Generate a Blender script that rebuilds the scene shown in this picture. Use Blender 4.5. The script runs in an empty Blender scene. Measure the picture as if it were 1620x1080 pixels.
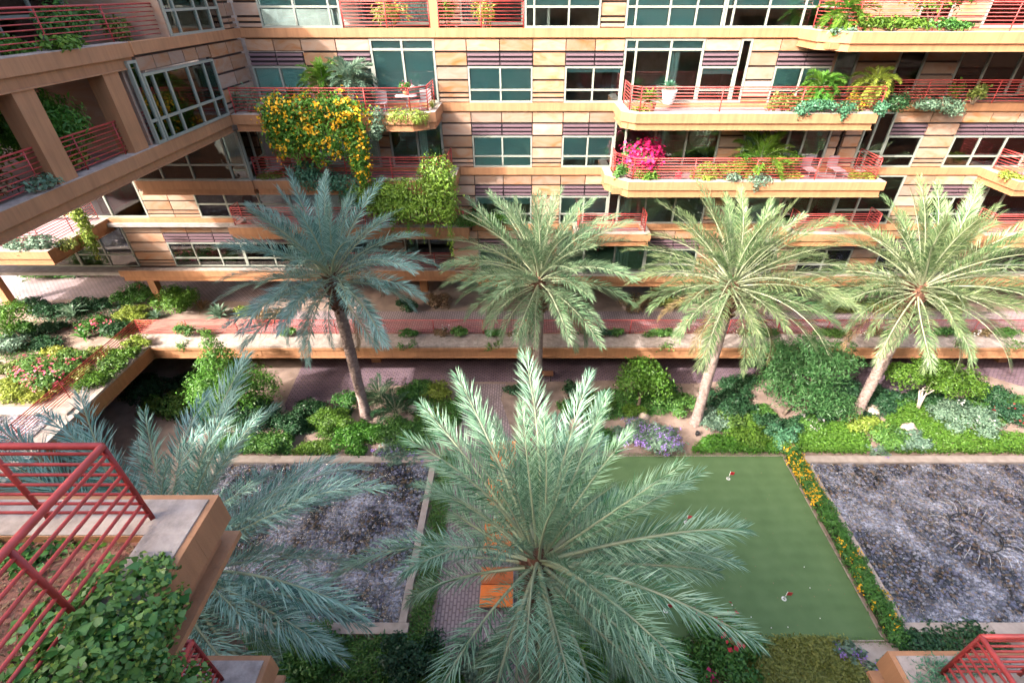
import bpy, math, random
import numpy as np
from mathutils import Vector, Matrix, Euler
R = math.radians
random.seed(7)
S = bpy.context.scene
COL = S.collection
# ------------------------------------------------------------ camera, sky, sun, exposure
H = 20.43
PITCH = 35.1
FPX = 790.0
cam = bpy.data.cameras.new('camera')
cam.sensor_width = 36.0
cam.lens = FPX / 1620 * 36
cam.shift_x = -21 / 1620
cam.clip_end = 600
cam.clip_start = 0.05
co = bpy.data.objects.new('camera', cam)
COL.objects.link(co)
co.location = (0, 0, H)
co.rotation_euler = (R(90 - PITCH), 0, 0)
S.camera = co
SUNV = Vector((1.2, 1.0, -1.1)).normalized()      # the way the light travels
w = bpy.data.worlds.new('World')
S.world = w
w.use_nodes = True
nt = w.node_tree
bg = nt.nodes['Background']
sky = nt.nodes.new('ShaderNodeTexSky')
sky.sky_type = 'NISHITA'
sky.sun_disc = False
sky.dust_density = 9.0
sky.air_density = 0.9
sky.sun_elevation = math.asin(-SUNV.z)
sky.sun_rotation = math.atan2(-SUNV.x, -SUNV.y)
nt.links.new(sky.outputs[0], bg.inputs[0])
bg.inputs[1].default_value = 0.15
sl = bpy.data.lights.new('sun', 'SUN')
sl.energy = 2.0
sl.angle = R(0.6)
sl.color = (1.0, 0.90, 0.84)
so = bpy.data.objects.new('sun', sl)
COL.objects.link(so)
so.rotation_euler = SUNV.to_track_quat('-Z', 'Y').to_euler()
S.view_settings.view_transform = 'Standard'
S.view_settings.look = 'None'
S.view_settings.exposure = 2.43
S.view_settings.gamma = 1.0
S.cycles.max_bounces = 12
S.cycles.diffuse_bounces = 8
S.cycles.transparent_max_bounces = 12

# ------------------------------------------------------------ helpers
CP, SP = math.cos(R(PITCH)), math.sin(R(PITCH))
def ray(u, v):
    a, b = (u - 831) / FPX, (540 - v) / FPX
    return Vector((a, CP + b * SP, -SP + b * CP))
def gp(u, v, z=0.0):
    d = ray(u, v)
    t = (z - H) / d.z
    return Vector((d.x * t, d.y * t, z)), t
def yp(u, v, y):
    d = ray(u, v)
    t = y / d.y
    return Vector((d.x * t, y, H + d.z * t)), t

def mat(name, col, rough=0.65, metal=0.0, spec=0.5, var=0.0, scale=3.0, col2=None, objvar=0.0, bump=0.0, bscale=40, streak=0.0):
    m = bpy.data.materials.new(name)
    m.use_nodes = True
    n = m.node_tree.nodes
    l = m.node_tree.links
    b = n['Principled BSDF']
    b.inputs['Roughness'].default_value = rough
    b.inputs['Metallic'].default_value = metal
    b.inputs['Specular IOR Level'].default_value = spec
    b.inputs['Base Color'].default_value = (*col, 1)
    out = None
    if var or col2:
        g = n.new('ShaderNodeNewGeometry')
        t = n.new('ShaderNodeTexNoise')
        t.inputs['Scale'].default_value = scale
        t.inputs['Detail'].default_value = 6
        l.new(g.outputs['Position'], t.inputs['Vector'])
        r = n.new('ShaderNodeValToRGB')
        c2 = col2 or tuple(c * (1 - var) for c in col)
        c1 = col if col2 else tuple(min(1, c * (1 + var)) for c in col)
        r.color_ramp.elements[0].color = (*c2, 1)
        r.color_ramp.elements[0].position = 0.3
        r.color_ramp.elements[1].color = (*c1, 1)
        r.color_ramp.elements[1].position = 0.7
        l.new(t.outputs['Fac'], r.inputs[0])
        out = r.outputs[0]
    if objvar:
        oi = n.new('ShaderNodeObjectInfo')
        hs = n.new('ShaderNodeHueSaturation')
        mr = n.new('ShaderNodeMapRange')
        mr.inputs[3].default_value = 1 - objvar
        mr.inputs[4].default_value = 1 + objvar
        l.new(oi.outputs['Random'], mr.inputs[0])
        l.new(mr.outputs[0], hs.inputs['Value'])
        hs.inputs['Color'].default_value = (*col, 1)
        if out: l.new(out, hs.inputs['Color'])
        out = hs.outputs[0]
    if out: l.new(out, b.inputs['Base Color'])
    if streak:
        g = n.new('ShaderNodeNewGeometry')
        mp = n.new('ShaderNodeMapping')
        mp.inputs['Scale'].default_value = (3.2, 3.2, 0.25)
        l.new(g.outputs['Position'], mp.inputs[0])
        t = n.new('ShaderNodeTexNoise')
        t.inputs['Scale'].default_value = 1.6
        t.inputs['Detail'].default_value = 7
        t.inputs['Roughness'].default_value = .7
        l.new(mp.outputs[0], t.inputs['Vector'])
        r = n.new('ShaderNodeMapRange')
        r.inputs[1].default_value = .35
        r.inputs[2].default_value = .60
        r.inputs[3].default_value = 1 - streak
        r.inputs[4].default_value = 1.0
        l.new(t.outputs['Fac'], r.inputs[0])
        mx = n.new('ShaderNodeMix')
        mx.data_type = 'RGBA'
        mx.blend_type = 'MULTIPLY'
        mx.inputs[0].default_value = 1
        if out: l.new(out, mx.inputs[6])
        else: mx.inputs[6].default_value = (*col, 1)
        l.new(r.outputs[0], mx.inputs[7])
        l.new(mx.outputs[2], b.inputs['Base Color'])
    if bump:
        g = n.new('ShaderNodeNewGeometry')
        t = n.new('ShaderNodeTexNoise')
        t.inputs['Scale'].default_value = bscale
        t.inputs['Detail'].default_value = 5
        l.new(g.outputs['Position'], t.inputs['Vector'])
        bp = n.new('ShaderNodeBump')
        bp.inputs['Strength'].default_value = bump
        bp.inputs['Distance'].default_value = 0.02
        l.new(t.outputs['Fac'], bp.inputs['Height'])
        l.new(bp.outputs[0], b.inputs['Normal'])
    return m

def leafmat(name, c1, c2, trans=0.3, rough=0.45, hue=0.02):
    m = bpy.data.materials.new(name)
    m.use_nodes = True
    n = m.node_tree.nodes
    l = m.node_tree.links
    b = n['Principled BSDF']
    b.inputs['Roughness'].default_value = rough
    b.inputs['Specular IOR Level'].default_value = 0.35
    g = n.new('ShaderNodeNewGeometry')
    r = n.new('ShaderNodeValToRGB')
    r.color_ramp.elements[0].color = (*c1, 1)
    r.color_ramp.elements[1].color = (*c2, 1)
    l.new(g.outputs['Random Per Island'], r.inputs[0])
    hs = n.new('ShaderNodeHueSaturation')
    oi = n.new('ShaderNodeObjectInfo')
    mr = n.new('ShaderNodeMapRange')
    mr.inputs[3].default_value = 0.5 - hue
    mr.inputs[4].default_value = 0.5 + hue
    l.new(oi.outputs['Random'], mr.inputs[0])
    l.new(mr.outputs[0], hs.inputs['Hue'])
    l.new(r.outputs[0], hs.inputs['Color'])
    l.new(hs.outputs[0], b.inputs['Base Color'])
    tr = n.new('ShaderNodeBsdfTranslucent')
    l.new(hs.outputs[0], tr.inputs['Color'])
    mx = n.new('ShaderNodeMixShader')
    mx.inputs[0].default_value = trans
    l.new(b.outputs[0], mx.inputs[1])
    l.new(tr.outputs[0], mx.inputs[2])
    l.new(mx.outputs[0], n['Material Output'].inputs['Surface'])
    return m

def brickmat(name, c1, c2, mortar, scale, rough=0.75, rot=0.0):
    m = mat(name, c1, rough)
    n = m.node_tree.nodes
    l = m.node_tree.links
    g = n.new('ShaderNodeNewGeometry')
    mp = n.new('ShaderNodeMapping')
    mp.inputs['Rotation'].default_value = (0, 0, rot)
    l.new(g.outputs['Position'], mp.inputs[0])
    t = n.new('ShaderNodeTexBrick')
    t.inputs['Color1'].default_value = (*c1, 1)
    t.inputs['Color2'].default_value = (*c2, 1)
    t.inputs['Mortar'].default_value = (*mortar, 1)
    t.inputs['Scale'].default_value = scale
    t.inputs['Mortar Size'].default_value = 0.045
    l.new(mp.outputs[0], t.inputs['Vector'])
    no = n.new('ShaderNodeTexNoise')
    no.inputs['Scale'].default_value = 0.9
    no.inputs['Detail'].default_value = 8
    l.new(g.outputs['Position'], no.inputs['Vector'])
    mr = n.new('ShaderNodeMapRange')
    mr.inputs[1].default_value = 0.3
    mr.inputs[2].default_value = 0.7
    mr.inputs[3].default_value = 0.75
    mr.inputs[4].default_value = 1.15
    l.new(no.outputs['Fac'], mr.inputs[0])
    mx = n.new('ShaderNodeMix')
    mx.data_type = 'RGBA'
    mx.blend_type = 'MULTIPLY'
    mx.inputs[0].default_value = 1
    l.new(t.outputs['Color'], mx.inputs[6])
    l.new(mr.outputs[0], mx.inputs[7])
    l.new(mx.outputs[2], n['Principled BSDF'].inputs['Base Color'])
    bp = n.new('ShaderNodeBump')
    bp.inputs['Strength'].default_value = 0.4
    bp.inputs['Distance'].default_value = 0.01
    l.new(t.outputs['Fac'], bp.inputs['Height'])
    bp.invert = True
    l.new(bp.outputs[0], n['Principled BSDF'].inputs['Normal'])
    return m

def glassmat(name, tint, refl_ior=1.6, rough=0.01, bump=0.0, bscale=6, detail=3, stretch=(1, 1, 1)):
    m = bpy.data.materials.new(name)
    m.use_nodes = True
    n = m.node_tree.nodes
    l = m.node_tree.links
    n.remove(n['Principled BSDF'])
    tr = n.new('ShaderNodeBsdfTransparent')
    tr.inputs[0].default_value = (*tint, 1)
    gl = n.new('ShaderNodeBsdfGlossy')
    gl.inputs['Roughness'].default_value = rough
    gl.inputs['Color'].default_value = (1, 1, 1, 1)
    fr = n.new('ShaderNodeFresnel')
    fr.inputs['IOR'].default_value = refl_ior
    mx = n.new('ShaderNodeMixShader')
    l.new(fr.outputs[0], mx.inputs[0])
    l.new(tr.outputs[0], mx.inputs[1])
    l.new(gl.outputs[0], mx.inputs[2])
    l.new(mx.outputs[0], n['Material Output'].inputs['Surface'])
    if bump:
        g = n.new('ShaderNodeNewGeometry')
        mp = n.new('ShaderNodeMapping')
        mp.inputs['Scale'].default_value = stretch
        l.new(g.outputs['Position'], mp.inputs[0])
        t = n.new('ShaderNodeTexNoise')
        t.inputs['Scale'].default_value = bscale
        t.inputs['Detail'].default_value = detail
        l.new(mp.outputs[0], t.inputs['Vector'])
        bp = n.new('ShaderNodeBump')
        bp.inputs['Strength'].default_value = 1.0
        bp.inputs['Distance'].default_value = bump
        l.new(t.outputs['Fac'], bp.inputs['Height'])
        l.new(bp.outputs[0], gl.inputs['Normal'])
        l.new(bp.outputs[0], fr.inputs['Normal'])
    return m

M = {}
M['tan'] = mat('tan stucco', (0.365, 0.178, 0.085), 0.75, var=0.10, scale=1.3, bump=0.15, bscale=60, streak=.22)
M['tan2'] = mat('deep tan stucco', (0.345, 0.163, 0.074), 0.75, var=0.10, scale=1.1, bump=0.15, bscale=60, streak=.22)
M['conc'] = mat('pale concrete ledge', (0.44, 0.375, 0.33), 0.8, col2=(0.31, 0.255, 0.225), scale=2.6, bump=0.25, bscale=30, streak=.35)
M['stone'] = None
M['joint'] = mat('shadow joint backing', (0.09, 0.065, 0.06), 0.8)
M['frame'] = mat('window frame metal', (0.25, 0.275, 0.24), 0.45, metal=0.1, var=0.05)
M['louv'] = mat('plum louvre metal', (0.19, 0.125, 0.15), 0.45, metal=0.3)
M['louvb'] = mat('louvre backing', (0.02, 0.015, 0.02), 0.6)
M['red'] = mat('red painted rail', (0.42, 0.055, 0.05), 0.5, var=0.25, scale=5, streak=.2)
M['glass'] = glassmat('teal tinted glass', (0.76, 0.92, 0.92), 1.85, bump=0.004, bscale=.8, detail=2)
M['blind'] = mat('roller blind', (0.42, 0.53, 0.515), 0.8, objvar=0.2)
M['curtain'] = mat('pale curtain', (0.62, 0.62, 0.58), 0.9, objvar=0.3)
M['inwall'] = mat('interior wall', (0.28, 0.26, 0.25), 0.8, var=0.2)
M['soil'] = mat('garden soil', (0.32, 0.24, 0.195), 0.95, col2=(0.19, 0.135, 0.11), scale=1.4, bump=0.6, bscale=25)
M['mulch'] = mat('red brown mulch', (0.27, 0.12, 0.085), 0.95, col2=(0.13, 0.055, 0.04), scale=9, bump=0.8, bscale=30)
M['pave'] = brickmat('plum brick paving', (0.23, 0.155, 0.185), (0.19, 0.125, 0.16), (0.09, 0.065, 0.08), 1.7)
M['pave2'] = brickmat('pale path paving', (0.34, 0.265, 0.27), (0.29, 0.225, 0.235), (0.17, 0.13, 0.135), 1.7, rot=R(90))
M['deckp'] = brickmat('balcony paving', (0.29, 0.20, 0.205), (0.25, 0.17, 0.18), (0.22, 0.16, 0.17), 1.2)
M['kerb'] = mat('pool kerb stone', (0.42, 0.355, 0.31), 0.8, col2=(0.30, 0.25, 0.215), scale=3, bump=0.3)
M['turf'] = mat('putting turf', (0.112, 0.185, 0.082), 0.95, spec=0.1, col2=(0.09, 0.155, 0.066), scale=1.1, bump=0.5, bscale=150)
M['peb'] = None
def nap(m):
    n, l = m.node_tree.nodes, m.node_tree.links
    b = n['Principled BSDF']
    src = b.inputs['Base Color'].links[0].from_socket
    g = n.new('ShaderNodeNewGeometry')
    wv = n.new('ShaderNodeTexWave')
    wv.bands_direction = 'Y'
    wv.inputs['Scale'].default_value = .55
    wv.inputs['Distortion'].default_value = 3.5
    wv.inputs['Detail'].default_value = 3
    l.new(g.outputs['Position'], wv.inputs['Vector'])
    t = n.new('ShaderNodeTexNoise')
    t.inputs['Scale'].default_value = 26
    t.inputs['Detail'].default_value = 3
    l.new(g.outputs['Position'], t.inputs['Vector'])
    ad = n.new('ShaderNodeMath')
    ad.operation = 'ADD'
    l.new(wv.outputs['Fac'], ad.inputs[0])
    l.new(t.outputs['Fac'], ad.inputs[1])
    r = n.new('ShaderNodeMapRange')
    r.inputs[1].default_value = .3
    r.inputs[2].default_value = 1.7
    r.inputs[3].default_value = .96
    r.inputs[4].default_value = 1.04
    l.new(ad.outputs[0], r.inputs[0])
    mx = n.new('ShaderNodeMix')
    mx.data_type = 'RGBA'
    mx.blend_type = 'MULTIPLY'
    mx.inputs[0].default_value = 1
    l.new(src, mx.inputs[6])
    l.new(r.outputs[0], mx.inputs[7])
    l.new(mx.outputs[2], b.inputs['Base Color'])
nap(M['turf'])
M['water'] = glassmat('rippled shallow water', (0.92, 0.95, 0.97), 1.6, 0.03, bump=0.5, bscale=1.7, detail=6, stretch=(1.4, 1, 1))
M['trunk'] = mat('palm trunk fibre', (0.36, 0.28, 0.25), 0.9, col2=(0.20, 0.14, 0.12), scale=6, bump=0.6, bscale=30)
M['boot'] = mat('palm boot fibre', (0.16, 0.075, 0.045), 0.95, col2=(0.07, 0.03, 0.02), scale=8, bump=0.8, bscale=30)
M['bark'] = mat('tree bark', (0.20, 0.15, 0.11), 0.9, var=0.3, scale=8)
M['palebark'] = mat('pale tree bark', (0.48, 0.42, 0.35), 0.9, var=0.2, scale=8)
M['rachis'] = mat('frond stalk', (0.31, 0.35, 0.22), 0.6)
M['orange'] = mat('orange cushion', (0.80, 0.20, 0.035), 0.8, var=0.1, scale=5)
M['orange2'] = mat('shaded orange cushion', (0.62, 0.18, 0.06), 0.8, var=0.1, scale=5)  # darker copy of the orange, cushion shade put into the colour
M['wood'] = mat('dark bench wood', (0.20, 0.09, 0.05), 0.6, var=0.25, scale=12)
M['black'] = mat('black metal', (0.015, 0.015, 0.017), 0.5)
M['white'] = mat('white paint', (0.78, 0.77, 0.74), 0.5)
M['rock'] = mat('boulder', (0.52, 0.43, 0.35), 0.9, col2=(0.33, 0.26, 0.21), scale=3, bump=0.6, bscale=12)
M['terra'] = mat('terracotta pot', (0.40, 0.15, 0.08), 0.8, var=0.15)
M['steel'] = mat('grey furniture metal', (0.35, 0.34, 0.36), 0.4, metal=0.5)
M['fabric'] = mat('plum sling fabric', (0.28, 0.20, 0.22), 0.9)
M['redflag'] = mat('red flag', (0.62, 0.03, 0.05), 0.6)
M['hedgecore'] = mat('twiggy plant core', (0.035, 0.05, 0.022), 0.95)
LM = {
 'bright': leafmat('bright leaves', (0.05, 0.145, 0.018), (0.125, 0.27, 0.035)),
 'lime': leafmat('lime leaves', (0.17, 0.24, 0.035), (0.33, 0.40, 0.07)),
 'mid': leafmat('green leaves', (0.045, 0.14, 0.03), (0.13, 0.28, 0.055)),
 'dark': leafmat('dark leaves', (0.018, 0.065, 0.03), (0.05, 0.135, 0.055)),
 'grey': leafmat('grey green leaves', (0.10, 0.19, 0.13), (0.22, 0.33, 0.23)),
 'blue': leafmat('blue green leaves', (0.05, 0.17, 0.09), (0.12, 0.29, 0.17)),
 'creep': leafmat('creeper leaves', (0.08, 0.19, 0.02), (0.20, 0.36, 0.05)),
 'fern': leafmat('fern green leaves', (0.025, 0.105, 0.035), (0.075, 0.21, 0.07)),
 'ivy': leafmat('ivy leaves', (0.045, 0.16, 0.035), (0.15, 0.32, 0.08), rough=.3),
 'olive': leafmat('olive leaves', (0.12, 0.17, 0.035), (0.28, 0.32, 0.08)),
 'dry': leafmat('dry twigs', (0.17, 0.12, 0.06), (0.30, 0.21, 0.11)),
 'magenta': leafmat('magenta bracts', (0.42, 0.01, 0.09), (0.66, 0.03, 0.17), hue=0.0),
 'pink': leafmat('pink blossoms', (0.62, 0.06, 0.14), (0.80, 0.20, 0.28), hue=0.0),
 'red': leafmat('red blossoms', (0.40, 0.012, 0.03), (0.60, 0.04, 0.06), hue=0.0),
 'yellow': leafmat('yellow blossoms', (0.75, 0.36, 0.01), (0.85, 0.55, 0.03), hue=0.0),
 'purple': leafmat('purple blossoms', (0.27, 0.16, 0.50), (0.46, 0.32, 0.70), hue=0.0),
 'whitef': leafmat('white blossoms', (0.66, 0.62, 0.6), (0.8, 0.78, 0.76), hue=0.0),
}
def stonemat():
    m = mat('sandstone tile', (0.6, 0.4, 0.25), 0.8)
    n = m.node_tree.nodes
    l = m.node_tree.links
    g = n.new('ShaderNodeNewGeometry')
    oi = n.new('ShaderNodeObjectInfo')
    ad = n.new('ShaderNodeVectorMath')
    ad.operation = 'MULTIPLY_ADD'
    ad.inputs[1].default_value = (1.0, 1.0, 2.4)
    l.new(g.outputs['Position'], ad.inputs[0])
    sc = n.new('ShaderNodeVectorMath')
    sc.operation = 'SCALE'
    sc.inputs[0].default_value = (37, 11, 23)
    l.new(oi.outputs['Random'], sc.inputs['Scale'])
    l.new(sc.outputs[0], ad.inputs[2])
    t = n.new('ShaderNodeTexNoise')
    t.inputs['Scale'].default_value = 0.9
    t.inputs['Detail'].default_value = 5
    t.inputs['Distortion'].default_value = 1.5
    l.new(ad.outputs[0], t.inputs['Vector'])
    r = n.new('ShaderNodeValToRGB')
    e = r.color_ramp.elements
    e[0].position, e[0].color = 0.30, (0.40, 0.275, 0.19, 1)
    e[1].position, e[1].color = 0.75, (0.37, 0.145, 0.05, 1)
    for p, c in ((0.45, (0.385, 0.24, 0.16)), (0.58, (0.38, 0.205, 0.115))):
        x = e.new(p)
        x.color = (*c, 1)
    l.new(t.outputs['Fac'], r.inputs[0])
    wn = n.new('ShaderNodeTexWhiteNoise')
    wn.noise_dimensions = '1D'
    l.new(oi.outputs['Random'], wn.inputs['W'])
    mr = n.new('ShaderNodeMapRange')
    mr.inputs[3].default_value = 0.56
    mr.inputs[4].default_value = 0.98
    l.new(wn.outputs['Value'], mr.inputs[0])
    hs = n.new('ShaderNodeHueSaturation')
    l.new(mr.outputs[0], hs.inputs['Value'])
    mr2 = n.new('ShaderNodeMapRange')
    mr2.inputs[3].default_value = 0.72
    mr2.inputs[4].default_value = 1.12
    l.new(oi.outputs['Random'], mr2.inputs[0])
    l.new(mr2.outputs[0], hs.inputs['Saturation'])
    l.new(r.outputs[0], hs.inputs['Color'])
    l.new(hs.outputs[0], n['Principled BSDF'].inputs['Base Color'])
    return m
M['stone'] = stonemat()
def pebmat():
    m = mat('river pebbles', (0.2, 0.2, 0.2), 0.35)
    n = m.node_tree.nodes
    l = m.node_tree.links
    g = n.new('ShaderNodeNewGeometry')
    r = n.new('ShaderNodeValToRGB')
    r.color_ramp.interpolation = 'CONSTANT'
    e = r.color_ramp.elements
    cols = [(0.02, 0.02, 0.03), (0.20, 0.19, 0.29), (0.05, 0.045, 0.06), (0.26, 0.14, 0.07), (0.28, 0.27, 0.40), (0.52, 0.50, 0.58), (0.30, 0.19, 0.10), (0.08, 0.09, 0.15)]
    e[0].color = (*cols[0], 1)
    e[1].position, e[1].color = 0.125, (*cols[1], 1)
    for i in range(2, 8):
        x = e.new(i / 8)
        x.color = (*cols[i], 1)
    l.new(g.outputs['Random Per Island'], r.inputs[0])
    l.new(r.outputs[0], n['Principled BSDF'].inputs['Base Color'])
    return m
M['peb'] = pebmat()

LABELS = {}
def tag(o, label, cat, group=None):
    o['label'] = label
    o['category'] = cat
    if group: o['group'] = group
    LABELS.setdefault(label, []).append(o.name)
    return o
def empty(name, loc=(0, 0, 0), parent=None):
    o = bpy.data.objects.new(name, None)
    o.empty_display_size = 0.1
    COL.objects.link(o)
    WL[o.name] = Vector(loc)
    if parent is not None:
        o.parent = parent
        o.location = Vector(loc) - WL[parent.name]
    else:
        o.location = loc
    return o
WL = {}
def wl(p): return WL.get(p.name, Vector((0, 0, 0))) if p is not None else Vector((0, 0, 0))
def link(name, me, parent=None, loc=(0, 0, 0), rot=None):
    o = bpy.data.objects.new(name, me)
    COL.objects.link(o)
    if parent is not None: o.parent = parent
    o.location = Vector(loc) - wl(parent)
    if rot is not None: o.rotation_euler = rot
    WL[o.name] = Vector(loc)
    return o
class MB:
    def __init__(s): s.v, s.f, s.m, s.sm = [], [], [], []
    def face(s, pts, mi=0, smooth=False):
        i = len(s.v)
        s.v += [tuple(p) for p in pts]
        s.f.append(tuple(range(i, i + len(pts))))
        s.m.append(mi)
        s.sm.append(smooth)
    def box(s, x0, x1, y0, y1, z0, z1, mi=0):
        i = len(s.v)
        s.v += [(x0, y0, z0), (x1, y0, z0), (x1, y1, z0), (x0, y1, z0), (x0, y0, z1), (x1, y0, z1), (x1, y1, z1), (x0, y1, z1)]
        for f in ((0, 3, 2, 1), (4, 5, 6, 7), (0, 1, 5, 4), (1, 2, 6, 5), (2, 3, 7, 6), (3, 0, 4, 7)):
            s.f.append(tuple(i + k for k in f))
            s.m.append(mi)
            s.sm.append(False)
        return s
    def prism(s, poly, z0, z1, mi=0):
        n = len(poly)
        i = len(s.v)
        s.v += [(p[0], p[1], z0) for p in poly] + [(p[0], p[1], z1) for p in poly]
        s.f += [tuple(i + k for k in reversed(range(n))), tuple(i + n + k for k in range(n))]
        s.f += [(i + k, i + (k + 1) % n, i + n + (k + 1) % n, i + n + k) for k in range(n)]
        s.m += [mi] * (n + 2)
        s.sm += [False] * (n + 2)
        return s
    def tube(s, pts, rad, n=6, mi=0, smooth=True):
        pts = [Vector(p) for p in pts]
        if not hasattr(rad, '__len__'): rad = [rad] * len(pts)
        i0 = len(s.v)
        for k, p in enumerate(pts):
            d = (pts[min(k + 1, len(pts) - 1)] - pts[max(k - 1, 0)]).normalized()
            a = d.orthogonal().normalized() if abs(d.z) > 0.95 else d.cross(Vector((0, 0, 1))).normalized()
            b = d.cross(a)
            for j in range(n):
                t = 2 * math.pi * j / n
                s.v.append(tuple(p + (a * math.cos(t) + b * math.sin(t)) * rad[k]))
        for k in range(len(pts) - 1):
            for j in range(n):
                s.f.append((i0 + k * n + j, i0 + k * n + (j + 1) % n, i0 + (k + 1) * n + (j + 1) % n, i0 + (k + 1) * n + j))
                s.m.append(mi)
                s.sm.append(smooth)
        s.f.append(tuple(i0 + j for j in reversed(range(n))))
        s.f.append(tuple(i0 + (len(pts) - 1) * n + j for j in range(n)))
        s.m += [mi, mi]
        s.sm += [False, False]
        return s
    def lathe(s, c, prof, n=12, mi=0):
        i0 = len(s.v)
        for r, z in prof:
            for j in range(n):
                t = 2 * math.pi * j / n
                s.v.append((c[0] + r * math.cos(t), c[1] + r * math.sin(t), c[2] + z))
        for k in range(len(prof) - 1):
            for j in range(n):
                s.f.append((i0 + k * n + j, i0 + k * n + (j + 1) % n, i0 + (k + 1) * n + (j + 1) % n, i0 + (k + 1) * n + j))
                s.m.append(mi)
                s.sm.append(True)
        return s
    def mesh(s, name, mats, org=(0, 0, 0)):
        me = bpy.data.meshes.new(name)
        ox, oy, oz = org
        me.from_pydata([(x - ox, y - oy, z - oz) for x, y, z in s.v], [], s.f)
        for m in (mats if isinstance(mats, (list, tuple)) else [mats]): me.materials.append(m)
        me.polygons.foreach_set('material_index', s.m)
        me.polygons.foreach_set('use_smooth', s.sm)
        return me
    def build(s, name, mats, parent=None, org=None):
        if org is None: org = wl(parent)
        return link(name, s.mesh(name, mats, org), parent, org)
def struct(name, mb, mats):
    o = mb.build(name, mats)
    o['kind'] = 'structure'
    return o
BOXC = {}
def pbox(name, parent, m, x0, x1, y0, y1, z0, z1):
    d = (round(x1 - x0, 3), round(y1 - y0, 3), round(z1 - z0, 3), m.name)
    if d not in BOXC:
        a, b, c = d[0] / 2, d[1] / 2, d[2] / 2
        BOXC[d] = MB().box(-a, a, -b, b, -c, c).mesh(name, m)
    return link(name, BOXC[d], parent, ((x0 + x1) / 2, (y0 + y1) / 2, (z0 + z1) / 2))
TUBEC = {}
def ptube(name, parent, m, p0, p1, r, n=6):
    p0, p1 = Vector(p0), Vector(p1)
    L = (p1 - p0).length
    d = (round(L, 3), r, m.name)
    if d not in TUBEC: TUBEC[d] = MB().tube([(-L / 2, 0, 0), (L / 2, 0, 0)], r, n).mesh(name, m)
    o = link(name, TUBEC[d], parent, (p0 + p1) / 2)
    o.rotation_euler = (p1 - p0).to_track_quat('X', 'Z').to_euler()
    return o

# ------------------------------------------------------------ foliage
def npmesh(name, V, F, mats, mi=None, smooth=False):
    me = bpy.data.meshes.new(name)
    k = F.shape[1]
    me.vertices.add(len(V))
    me.vertices.foreach_set('co', V.astype(np.float32).ravel())
    me.loops.add(F.size)
    me.loops.foreach_set('vertex_index', F.astype(np.int32).ravel())
    me.polygons.add(len(F))
    me.polygons.foreach_set('loop_start', np.arange(0, F.size, k, dtype=np.int32))
    me.polygons.foreach_set('loop_total', np.full(len(F), k, dtype=np.int32))
    if smooth: me.polygons.foreach_set('use_smooth', np.ones(len(F), dtype=bool))
    for m in (mats if isinstance(mats, (list, tuple)) else [mats]): me.materials.append(m)
    if mi is not None: me.polygons.foreach_set('material_index', mi.astype(np.int32))
    me.update(calc_edges=True)
    return me
def unit(a): return a / np.maximum(np.linalg.norm(a, axis=1, keepdims=True), 1e-9)
def leaves(P, N, size, rng, aspect=0.5, droop=0.25, tdir=None):
    n = len(P)
    N = unit(N)
    T = rng.normal(size=(n, 3)) if tdir is None else tdir + rng.normal(size=(n, 3)) * 0.35
    T = unit(T - N * np.sum(T * N, axis=1, keepdims=True))
    B = np.cross(N, T)
    s = (size * rng.uniform(0.6, 1.25, n))[:, None]
    mid = P + T * s * 0.45 + N * s * 0.10
    tip = P + T * s - N * s * droop
    V = np.stack([P, mid + B * s * aspect * 0.5, tip, mid - B * s * aspect * 0.5], axis=1).reshape(-1, 3)
    return V, np.arange(4 * n).reshape(n, 4)
def leaves6(P, N, size, rng, aspect=0.8, droop=0.2):
    n = len(P)
    N = unit(N)
    T = rng.normal(size=(n, 3))
    T = unit(T - N * np.sum(T * N, axis=1, keepdims=True))
    B = np.cross(N, T)
    s = (size * rng.uniform(0.5, 1.3, n))[:, None]
    a = aspect * .5
    c = s * rng.uniform(.05, .16, (n, 1))
    m1, m2 = P + T * s * .22 + N * c, P + T * s * .58 + N * c * .6
    tip = P + T * s - N * s * droop
    V = np.stack([P, m1 + B * s * a, m2 + B * s * a * .72, tip, m2 - B * s * a * .72, m1 - B * s * a], axis=1).reshape(-1, 3)
    return V, np.arange(6 * n).reshape(n, 6)
def ellpts(ells, n, rng, surf=0.6, low=-0.35, lump=0.18):
    E = np.array(ells, float)
    area = (E[:, 3] * E[:, 4] + E[:, 3] * E[:, 5] + E[:, 4] * E[:, 5])
    idx = rng.choice(len(E), n, p=area / area.sum())
    D = unit(rng.normal(size=(n, 3)))
    D[:, 2] = np.where(D[:, 2] < low, -D[:, 2], D[:, 2])
    ph = rng.uniform(0, 6.28, (len(E), 4))[idx]
    l = 1 + lump * (np.sin(4 * D[:, 0] + ph[:, 0]) * np.sin(4.7 * D[:, 1] + ph[:, 1]) + 0.7 * np.sin(9 * D[:, 2] + 5 * D[:, 0] + ph[:, 2]) * np.sin(8 * D[:, 1] + ph[:, 3]))
    r = (rng.uniform(surf ** 3, 1, n) ** (1 / 3)) * l
    P = E[idx, :3] + D * E[idx, 3:] * r[:, None]
    N = D / E[idx, 3:] + 0
    return P, unit(N)
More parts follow.
